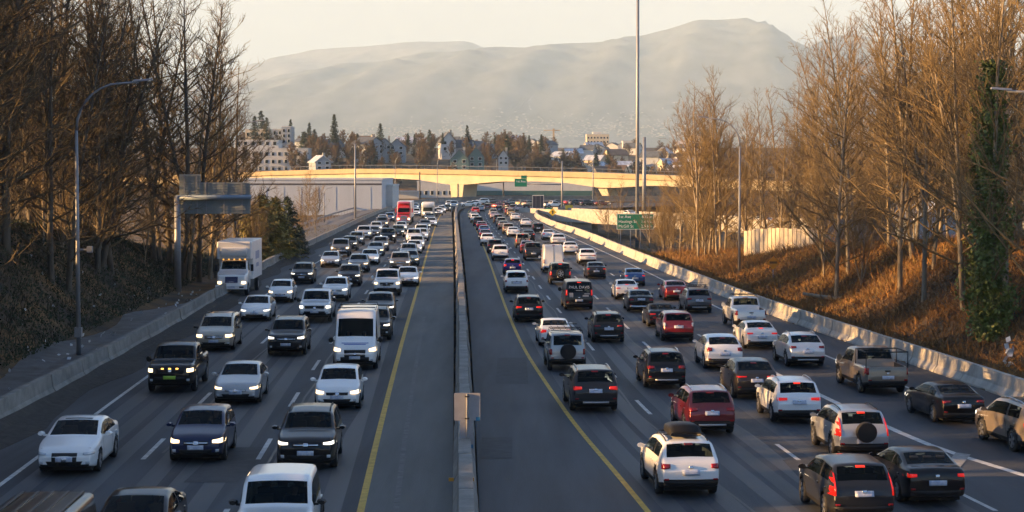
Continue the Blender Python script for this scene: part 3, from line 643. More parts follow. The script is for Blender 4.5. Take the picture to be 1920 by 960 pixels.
MODELS = {}
def model(key, variant, st):
    """parts of one model: name -> list of (mesh, material keys); shared by every copy"""
    mid = key + '/' + variant
    if mid in MODELS: return MODELS[mid]
    P, bvh, out = car_meshes(key, mid); parts = []
    for nm, lst in out.items():
        for b, mk, sm in lst: parts.append((nm, b, mk, sm))
    for nm, q, mk, fr in style_front(key, st) + style_rear(key, st):
        off = {'badge': .05, 'grille_bar': .03, 'license_plate': .035, 'bumper': .022, 'fog_light': .028, 'reflector': .03, 'skid_plate': .03, 'headlight': .024, 'taillight': .026, 'tailgate_handle': .03}.get(nm, .014)
        b = patch(bvh, q, fr, off=off)
        if b: parts.append((nm, b, [mk], True))
    W = P['W']; xm = P['k'][4][0] - .28
    for s in (1, -1):
        b = MB(); v = []
        zc = P['belt'][0] + .12; mw = .12 if not P.get('van') else .13; mh = .075 if not P.get('van') and key != 'pickup' else .15
        for k in range(8):
            a = 2 * math.pi * k / 8; v.append((xm + .09, s * (W + .12 + mw * .7 * math.cos(a)), zc + mh * .7 * math.sin(a)))
        for k in range(8):
            a = 2 * math.pi * k / 8; v.append((xm - .07, s * (W + .12 + mw * math.cos(a)), zc + mh * math.sin(a)))
        f = [tuple(range(8))[::-s], tuple(range(8, 16))[::s]] + [(k, (k + 1) % 8, 8 + (k + 1) % 8, 8 + k)[::s] for k in range(8)]
        b.add(v, f); b.box(xm - .03, xm + .03, min(s * W * .90, s * (W + .05)), max(s * W * .90, s * (W + .05)), zc - .07, zc - .02)
        parts.append(('mirror', b, [st.get('mirror', 'paint')], False))
    # door seams and handles pressed on the flanks
    xb = (P['end'] + .5 * P['k'][5][0]) / 2 if not P.get('van') else P['k'][5][0] - .9
    for s in (1, -1):
        b = MB(); zs_ = np.linspace(P['zb'] + .14, P['belt'][0] - .01, 5)
        for xd in (P['k'][4][0] - .20, xb, min(P['end'] + .25, xb - .5) if not P.get('van') else -.4):
            pts = []
            for z in zs_:
                h = bvh.ray_cast(Vector((xd, s * 4, z)), Vector((0, -s, 0)))
                if h[0] is None: continue
                pts.append(h[0])
            for p0, p1 in zip(pts, pts[1:]): b.add([(p0.x - .010, p0.y + s * .003, p0.z), (p0.x + .010, p0.y + s * .003, p0.z), (p1.x + .010, p1.y + s * .003, p1.z), (p1.x - .010, p1.y + s * .003, p1.z)], [(0, 1, 2, 3)])
        parts.append(('door_seam', b, ['dark'], False))
        for xd in (xb + .18, xb - .75):
            h = bvh.ray_cast(Vector((xd, s * 4, P['belt'][0] - .10)), Vector((0, -s, 0)))
            if h[0]: b = MB(); y0, y1 = sorted((h[0].y, h[0].y + s * .03)); b.box(xd - .09, xd + .09, y0, y1, h[0].z - .018, h[0].z + .018); parts.append(('door_handle', b, ['paint'], False))
    def roofz(x, y):
        h = bvh.ray_cast(Vector((x, y, 6)), Vector((0, 0, -1))); return h[0].z if h[0] else 1.5
    xr0, xr1 = P['k'][5][0] - .1, P['k'][7][0] + .15
    if st.get('rails'):
        for s in (1, -1):
            y = s * W * P['wr'] * .90; xs = np.linspace(xr0, xr1, 7)
            b = MB(); b.tube([(x, y, roofz(x, y) + (.05 if 0 < i < 6 else -.01)) for i, x in enumerate(xs)], .02, 6)
            parts.append(('roof_rail', b, [st.get('rails')], True))
    if st.get('rack'):
        for q in (.12, .5, .88):
            x = xr0 + (xr1 - xr0) * q; b = MB(); w = W * P['wr'] * .98; z = roofz(x, 0) + .12
            b.tube([(x, -w, z - .14), (x, -w, z), (x, w, z), (x, w, z - .14)], .022, 6); parts.append(('roof_rack_bar', b, ['trim'], False))
    if st.get('rack') == 'tray':
        b = MB(); w = W * .70; z = roofz(-.3, 0) + .16
        for y in np.linspace(-w, w, 5): b.tube([(xr0, y, z), (xr1, y, z)], .018, 5)
        b.tube([(xr0, -w, z + .1), (xr0, w, z + .1)], .02, 5); b.tube([(xr1, -w, z + .1), (xr1, w, z + .1)], .02, 5)
        parts.append(('roof_basket', b, ['trim'], False))
    if st.get('roofbox'):
        b = MB(); n = 12; xs = [.62, .55, .2, -.5, -.95, -1.05]; hs = [.02, .13, .25, .29, .27, .08]; ws = [.16, .40, .48, .50, .50, .46]; z = roofz(-.3, 0) + .10
        v = []
        for x, h, w in zip(xs, hs, ws):
            for k in range(n):
                a = 2 * math.pi * k / n; c_, s_ = math.cos(a), math.sin(a)
                v.append((x - .35, w * (abs(c_) ** .55) * (1 if c_ >= 0 else -1), z + (h if s_ > 0 else .09) * (abs(s_) ** .6) * (1 if s_ >= 0 else -1) * (1 if s_ > 0 else .8)))
        f = [(i * n + k, i * n + (k + 1) % n, (i + 1) * n + (k + 1) % n, (i + 1) * n + k) for i in range(5) for k in range(n)] + [tuple(range(n)), tuple(range(6 * n - 1, 5 * n - 1, -1))]
        b.add(v, f); parts.append(('roof_box', b, ['trim'], True))
        for x in (.15, -.75):
            b = MB(); w = W * P['wr'] * .9; b.tube([(x - .3, -w, z - .03), (x - .3, w, z - .03)], .02, 6); parts.append(('roof_rack_bar', b, ['trim'], False))
    if st.get('sunroof'):
        b = MB(); z = roofz(.05, 0)
        b.add([(x, y, roofz(x, y) + .006) for x in (.05, -.55) for y in (-.42, -.2, 0, .2, .42)], [(k, k + 1, k + 6, k + 5) for k in range(4)]); parts.append(('sunroof', b, ['glass'], True))
    if st.get('spare'):
        t, r = wheel_mb(P['R'] * .95, .26); M = Matrix.Translation((P['k'][-1][0] - .20, -.02, .98)) @ Matrix.Rotation(math.pi / 2, 4, 'Z')
        for q in (t, r): q.v = [tuple(M @ Vector(p)) for p in q.v]
        parts.append(('spare_wheel', t, ['tyre'], True))
        if st['spare'] == 'cover':
            c = MB(); c.tube([M @ Vector((0, .12, 0)), M @ Vector((0, .145, 0)), M @ Vector((0, .15, 0))], [P['R'] * .93, P['R'] * .90, P['R'] * .2], 22); parts.append(('spare_wheel_cover', c, ['trim'], False))
        else: parts.append(('spare_rim', r, ['rim', 'trim'], False))
    if st.get('bed_rack'):
        b = MB(); w = .92
        for x in (-.95, -2.7):
            b.tube([(x, -w, 1.15), (x, -w, 1.86), (x, w, 1.86), (x, w, 1.15)], .03, 6)
        for s in (-w, w): b.tube([(-.95, s, 1.86), (-2.7, s, 1.86)], .03, 6)
        parts.append(('bed_rack', b, ['trim'], False))
    if st.get('flares'):
        for s in (1, -1):
            for cx in (P['xf'], P['xr']):
                b = MB(); b.tube([(cx + (P['R'] + .10) * math.cos(a), s * (W + .0), P['R'] + (P['R'] + .10) * math.sin(a)) for a in np.linspace(.15, math.pi - .15, 9)], .05, 6); parts.append(('fender_flare', b, ['trim'], True))
    meshes = []
    for nm, b, mk, sm in parts:
        me = b.mesh(nm, [MK[k] or M_TRIM for k in mk], sm); me.materials
        meshes.append((nm, me, mk))
    tw, rw = wheel_mb(P['R']); wm = tw.mesh('wheel', [M_TYRE], True); rm = rw.mesh('rim', [M_RIM, M_TRIM])
    # joined one-mesh version for cars too far to show parts
    keys = ['paint']; J = MB()
    def kidx(k):
        if k not in keys: keys.append(k)
        return keys.index(k)
    for nm, b, mk, sm in parts:
        o = len(J.v); J.v += b.v; J.f += [tuple(i + o for i in f) for f in b.f]; J.m += [kidx(mk[m]) for m in b.m]
    for s in (1, -1):
        for cx in (P['xf'], P['xr']):
            o = len(J.v); J.v += [(p[0] + cx, p[1] + s * (W - .115), p[2] + P['R']) for p in tw.v]; J.f += [tuple(i + o for i in f) for f in tw.f]; J.m += [kidx('tyre')] * len(tw.f)
            o = len(J.v); J.v += [(p[0] + cx, s * p[1] + s * (W - .115), p[2] + P['R']) for p in rw.v]; J.f += [tuple(i + o for i in f) for f in rw.f]; J.m += [kidx('rim' if m == 0 else 'trim') for m in rw.m]
    jm = J.mesh('vehicle', [MK[k] or M_TRIM for k in keys], True)
    MODELS[mid] = dict(P=P, meshes=meshes, wheel=wm, rim=rm, joined=jm, bvh=bvh); return MODELS[mid]

def set_paint(o, c, slot=0):
    o.material_slots[slot].link = 'OBJECT'; o.material_slots[slot].material = paint(c)

def nearest_dir(polys, p):
    best = []
    for P in polys:
        d2 = [(q.x - p.x) ** 2 + (q.y - p.y) ** 2 for q in P]; i = int(np.argmin(d2)); i = min(max(i, 2), len(P) - 3)
        t = P[i + 2] - P[i - 2]; t.z = 0; best.append((math.sqrt(d2[int(np.argmin(d2))]) + .3, t.normalized()))
    best.sort(key=lambda b: b[0]); (d0, t0), (d1, t1) = best[:2]
    return (t0 * d1 + t1 * d0).normalized()
L_POLYS = [L_WHITE, L_DASH1, L_DASH2, L_YELL, MED_L]; R_POLYS = [R_YELL, R_DASH1, R_DASH2, R_DASH3, R_WHITE, MED_R]

def put_car(side, u, v, key, variant, st, color, name, label, cat, group=None, far=False, heading=None, extra=None):
    z = ZL if side == 'L' else ZR; m = model(key, variant, st); P = m['P']; p = px(u, v, z)
    d = nearest_dir(L_POLYS if side == 'L' else R_POLYS, p)
    if heading is not None: d = Vector((math.sin(heading), math.cos(heading), 0))
    fwd = -d if side == 'L' else d
    o = p - fwd * P['xf'] if side == 'L' else p - fwd * P['xr']
    o.z = z + .012; rz = math.atan2(fwd.y, fwd.x)
    if far:
        c = link(name, m['joined']); c.location = o; c.rotation_euler = (0, 0, rz); set_paint(c, color); tag(c, label, cat, group); return c
    root = empty(name, o, rz); tag(root, label, cat, group)
    for nm, me, mk in m['meshes']:
        c = link(nm, me, root)
        for i, k in enumerate(mk):
            if k == 'paint':
                cc = color
                if nm == 'mirror' and variant.endswith('bm'): cc = 'black'
                set_paint(c, cc, i)
    for s in (1, -1):
        for cx in (P['xf'], P['xr']):
            w = link('wheel', m['wheel'], root, (cx, s * (P['W'] - .115), P['R']))
            if s < 0: w.rotation_euler = (0, 0, math.pi)
            link('rim', m['rim'], w)
    if extra: extra(root, m)
    return root
# ------------------------------------------------------------------ the vehicles on the road
S_ = lambda **k: k
def text_on(root, txt, loc, size, m, rot, name='lettering', align='CENTER', ext=.004):
    c = bpy.data.curves.new(name, 'FONT'); c.body = txt; c.size = size; c.extrude = ext; c.align_x = align; c.align_y = 'CENTER'; c.materials.append(m)
    t_ = bpy.data.objects.new(name, c); COL.objects.link(t_); dg = bpy.context.evaluated_depsgraph_get(); me = bpy.data.meshes.new_from_object(t_.evaluated_get(dg)); bpy.data.objects.remove(t_); me.materials.clear(); me.materials.append(m)
    o = bpy.data.objects.new(name, me); COL.objects.link(o); o.parent = root; o.location = loc; o.rotation_euler = rot; return o
CARS_L = [
 # u, v, body, variant, style, colour, name, label, category
 (133, 884, 'sedan', 'luxury', S_(sunroof=1, grille=(.40, -.30, .06), bar='trim', head='headoff', plate='plate'), 'white', 'sedan', 'white sedan with a sunroof and dark spindle grille, lowest on the outer southbound lane', 'car'),
 (373, 863, 'hatch', 'round', S_(head='headw', grille=(.42, -.02, .02), mirror='paint'), 'navy', 'hatchback', 'dark blue hatchback with round warm headlights in the outer lane', 'car'),
 (577, 876, 'suv', 'railsblack', S_(head='head', rails='trim', grille=(.42, -.04, .04), mirror='paint'), 'black', 'crossover', 'black crossover with roof rails just ahead of the white jeep', 'car'),
 (325, 733, 'pickup', 'amber', S_(head='headw', grille=(.58, -.06, .08), bar='trim', bumper='black', plate='plateg', mirror='trim'), 'black', 'pickup_truck', 'black pickup truck with three amber grille lights and a green plate', 'truck'),
 (447, 755, 'sedan', 'mid', S_(head='headw', grille=(.44, -.06, -.02)), 'silver', 'sedan', 'silver sedan with warm headlights following the dark blue hatchback', 'car'),
 (634, 766, 'hatch', 'wagon', S_(head='headw', grille=(.46, -.02, .02), rails=None, bar='trim'), 'white', 'hatchback', 'small white hatchback with dark grille in front of the tall white van', 'car'),
 (405, 656, 'minivan', 'a', S_(head='headw', grille=(.46, -.06, .02), rails='trim', mirror='trim'), 'beige', 'minivan', 'beige minivan with roof bars in the outer lane', 'van'),
 (539, 665, 'suv_large', 'slats', S_(head='head', grille=(.50, -.05, .04), rails='rim'), 'charcoal', 'suv', 'dark grey suv with chrome slatted grille beside the tall white van', 'car'),
 (667, 691, 'high_van', 'cargo', S_(head='headw', grille=(.46, -.26, .0), rack=1, bumper='black', mirror='trim'), 'white', 'cargo_van', 'tall white cargo van with a ladder rack and blue hood lettering', 'van'),
 (592, 603, 'pickup', 'offroad', S_(head='head', grille=(.58, -.10, .08), bar='trim', bumper='black', mirror='trim'), 'white', 'pickup_truck', 'white pickup truck with black bumper and grille behind the dark suv', 'truck'),
 (480, 601, 'fastback', 'ev', S_(head='head', grille=(.05, -.02, -.02), bar='paint'), 'white', 'sedan', 'smooth white electric sedan without a grille in front of the box truck', 'car'),
 (527, 567, 'compact', 'a', S_(head='headw', grille=(.40, -.12, -.10), mirror='paint'), 'white', 'hatchback', 'small white hatchback beside the box truck', 'car'),
 (567, 532, 'suv', 'rails', S_(head='head', rails='trim', grille=(.40, -.03, .02)), 'charcoal', 'crossover', 'dark grey crossover with roof rails behind the small white hatchback', 'car'),
 (629, 564, 'suv_sloped', 'slim', S_(head='head', grille=(.50, -.10, .02), bar='paint'), 'white', 'crossover', 'white crossover with slim lights beside the white pickup with black bumper', 'car'),
 (726, 554, 'pickup', 'scoop', S_(head='headw', grille=(.50, -.12, .06), bar='chrome'), 'white', 'pickup_truck', 'white pickup truck with hood scoop in the inner lane', 'truck'),
 (712, 600, 'suv_sloped', 'sporty', S_(head='head', grille=(.50, -.20, -.06), bar='trim'), 'charcoal', 'suv', 'low dark grey suv between the tall white van and the white pickup with hood scoop', 'car'),
 (702, 637, 'suv', 'railsblack', S_(head='head', rails='trim', grille=(.42, -.04, .04), mirror='paint'), 'black', 'crossover', 'black crossover half hidden behind the tall white van', 'car'),
 (655, 536, 'suv', 'vgrille', S_(head='head', grille=(.36, -.14, .02)), 'charcoal', 'crossover', 'dark grey crossover with a chrome grille bar behind the slim-lit white crossover', 'car'),
 (619, 501, 'sedan', 'mid2', S_(head='head', grille=(.46, -.12, -.02)), 'silver', 'sedan', 'silver sedan with bright white headlights in the outer lane beyond the box truck', 'car'),
 (672, 511, 'suv_sloped', 'warm', S_(head='headw', grille=(.40, -.10, -.02), bar='trim'), 'steel', 'suv', 'grey-blue suv with round warm headlights behind the dark grey crossover', 'car'),
 (693, 496, 'fastback', 'ev', S_(head='head', grille=(.05, -.02, -.02), bar='paint'), 'white', 'sedan', 'small white sedan tucked behind the grey-blue suv', 'car'),
 (638, 481, 'pickup', 'chromeface', S_(head='headw', grille=(.56, -.04, .06), bar='chrome', bumper='chrome'), 'grey', 'pickup_truck', 'grey pickup truck with wide chrome face in the outer lane', 'truck'),
 (655, 470, 'suv', 'rails', S_(head='head', rails='trim', grille=(.40, -.03, .02)), 'charcoal', 'crossover', 'dark crossover close behind the grey pickup truck', 'car'),
 (668, 460, 'suv', 'vgrille', S_(head='head', grille=(.36, -.14, .02)), 'steel', 'suv', 'blue-grey suv following the dark crossover in the outer lane', 'car'),
 (682, 450, 'pickup', 'chromeface', S_(head='headw', grille=(.56, -.04, .06), bar='chrome', bumper='chrome'), 'pearl', 'pickup_truck', 'pale pickup truck in the outer lane behind the blue-grey suv', 'truck'),
 (700, 445, 'sedan', 'mid2', S_(head='head', grille=(.46, -.12, -.02)), 'charcoal', 'sedan', 'dark sedan beside the pale pickup truck far up the outer lanes', 'car'),
 (727, 456, 'pickup', 'offroad', S_(head='head', grille=(.58, -.10, .08), bar='trim', bumper='black', mirror='trim'), 'black', 'pickup_truck', 'black pickup truck with bright headlights in the middle lane', 'truck'),
 (704, 480, 'sedan', 'mid', S_(head='headw', grille=(.44, -.06, -.02)), 'steel', 'sedan', 'slate blue sedan with warm headlights in the middle lane', 'car'),
 (713, 471, 'suv', 'vgrille', S_(head='head', grille=(.36, -.14, .02)), 'grey', 'crossover', 'grey crossover hidden behind the slate blue sedan', 'car'),
 (764, 536, 'sedan', 'mid2', S_(head='head', grille=(.46, -.30, -.06)), 'white', 'sedan', 'white sedan with a wide dark grille against the yellow line', 'car'),
 (750, 509, 'suv_large', 'slats', S_(head='headw', grille=(.50, -.05, .04), rails='rim'), 'bronze', 'suv', 'bronze-brown suv behind the white pickup with hood scoop', 'car'),
 (768, 499, 'sedan', 'mid', S_(head='head', grille=(.44, -.06, -.02)), 'teal', 'sedan', 'dark teal sedan against the yellow line beside the bronze-brown suv', 'car'),
 (766, 487, 'suv', 'rails', S_(head='headw', rails='trim', grille=(.40, -.03, .02)), 'silver', 'crossover', 'silver crossover with roof rails in the inner lane behind the dark teal sedan', 'car'),
 (776, 476, 'sedan', 'mid2', S_(head='head', grille=(.46, -.12, -.02)), 'white', 'sedan', 'white sedan following the silver crossover in the inner lane', 'car'),
 (781, 469, 'suv', 'vgrille', S_(head='headw', grille=(.36, -.14, .02)), 'white', 'crossover', 'white crossover right behind the white sedan in the inner lane', 'car'),
 (776, 457, 'pickup', 'scoop', S_(head='headw', grille=(.50, -.12, .06), bar='chrome'), 'white', 'pickup_truck', 'white pickup truck looming behind the white crossover of the inner lane', 'truck'),
 (746, 445, 'suv', 'vgrille', S_(head='head', grille=(.36, -.14, .02)), 'teal', 'crossover', 'dark green-grey crossover behind the black pickup with bright headlights', 'car'),
 (790, 447, 'pickup', 'chromeface', S_(head='headw', grille=(.56, -.04, .06), bar='chrome', bumper='chrome'), 'white', 'pickup_truck', 'big white pickup truck with chrome face near the striped sunlit shoulder', 'truck'),
]
def amber(root, m):
    for y in (-.3, 0, .3):
        b = patch(m['bvh'], sq(y - .05, y + .05, 1.00, 1.05), True, 2, 2, .05)
        if b: b.build('amber_light', MK['amber'], root)
def van_text(root, m):
    for z, w in ((1.215, .62), (1.16, .5)):
        b = patch(m['bvh'], sq(-w, w, z, z + .028), True, 8, 1, .02)
        if b: b.build('hood_lettering', M_BLUEP, root)
EX = {3: amber, 8: van_text}
for i, (u, v, key, var_, st, col, nm, lb, ct) in enumerate(CARS_L):
    put_car('L', u, v, key, var_, st, col, nm, lb, ct, 'southbound traffic', extra=EX.get(i))
# at the bottom edge of the picture
put_car('L', 516, 1052, 'boxy', 'jeep', S_(head='headoff', flares=1, bumper='black', mirror='trim', spare='rim'), 'white', 'jeep', 'boxy white jeep with upright windshield cut by the bottom edge', 'car', 'southbound traffic')
put_car('L', 243, 1060, 'sedan', 'dark', S_(head='headoff'), 'black', 'sedan', 'black sedan of which only roof and windshield show at the bottom edge', 'car', 'southbound traffic')
def ribs(root, m):
    for y in np.linspace(-.66, .66, 5):
        MB().box(-2.35, .4, y - .03, y + .03, 2.02, 2.045).build('roof_rib', mat('roof_metal', (.075, .06, .05), .4, .3), root)
put_car('L', 24, 1177, 'van', 'ribbed', S_(head='headoff'), 'brown', 'cargo_van', 'brown metallic ribbed van roof in the bottom left corner', 'van', 'southbound traffic', extra=ribs)

# drivers behind the nearest windshields: one continuous seated figure, shared
def figure():
    vs = {'pel': (0,0,.10,.15), 'abd': (-.04,0,.28,.14), 'che': (-.07,0,.46,.16), 'nek': (-.06,0,.62,.06), 'chin': (-.02,0,.68,.075), 'hed': (-.03,0,.78,.10), 'top': (-.04,0,.86,.07),
          'shl': (-.06,.19,.53,.075), 'ell': (.10,.25,.34,.05), 'wrl': (.34,.15,.42,.035), 'hal': (.41,.12,.45,.04), 'shr': (-.06,-.19,.53,.075), 'elr': (.10,-.25,.34,.05), 'wrr': (.34,-.15,.42,.035), 'har': (.41,-.12,.45,.04),
          'thl': (.40,.12,.12,.085), 'fol': (.62,.12,-.22,.06), 'thr': (.40,-.12,.12,.085), 'for_': (.62,-.12,-.22,.06)}
    K = list(vs); ed = [('pel','abd'),('abd','che'),('che','nek'),('nek','chin'),('chin','hed'),('hed','top'),('che','shl'),('shl','ell'),('ell','wrl'),('wrl','hal'),('che','shr'),('shr','elr'),('elr','wrr'),('wrr','har'),('pel','thl'),('thl','fol'),('pel','thr'),('thr','for_')]
    me = bpy.data.meshes.new('figure'); me.from_pydata([vs[k][:3] for k in K], [(K.index(a), K.index(b)) for a, b in ed], [])
    o = bpy.data.objects.new('figure', me); COL.objects.link(o); o.modifiers.new('skin', 'SKIN')
    for i, k in enumerate(K): me.skin_vertices[0].data[i].radius = (vs[k][3], vs[k][3])
    me.skin_vertices[0].data[0].use_root = True; o.modifiers.new('sub', 'SUBSURF').levels = 1
    r = bpy.data.meshes.new_from_object(o.evaluated_get(bpy.context.evaluated_depsgraph_get())); bpy.data.objects.remove(o)
    r.materials.clear(); r.materials.append(mat('dark_jacket', (.03, .035, .05), .9)); r.materials.append(mat('skin', (.42, .25, .18), .6)); r.materials.append(mat('hair', (.03, .02, .015), .8))
    for p in r.polygons:
        c = p.center; p.material_index = 2 if (c.z > .83 or (c.z > .70 and c.x < -.06)) else (1 if c.z > .61 or (c.x > .36 and c.z > .36) else 0); p.use_smooth = True
    return r
FIG = figure()
for car in [o for o in COL.objects if o.get('group') == 'southbound traffic' and o.type == 'EMPTY']:
    lb = car['label']; body = next((c for c in car.children if c.name.startswith('body')), None)
    if body is None or car.location.y > 125: continue
    key = next((v for k, v in (('sedan', 'sedan'), ('hatchback', 'hatch'), ('crossover', 'suv'), ('pickup_truck', 'pickup'), ('minivan', 'minivan'), ('suv', 'suv_large'), ('cargo_van', 'high_van'), ('jeep', 'boxy')) if car.name.split('.')[0] == k), None)
    if key is None: continue
    P = SIL[key]; short = ' '.join(lb.split()[:6])
    for s, who in ((.37, 'driver'),) + (((-.37, 'passenger'),) if key == 'high_van' else ()):
        M = Matrix.Translation(car.location) @ Matrix.Rotation(car.rotation_euler.z, 4, 'Z'); f = link('person', FIG); f.location = M @ Vector((P['k'][5][0] - .44, s, P['belt'][0] - .42)); f.rotation_euler = (0, 0, car.rotation_euler.z)
        tag(f, '%s in dark jacket seated in the %s' % (who, short), 'person', 'people in the southbound cars')

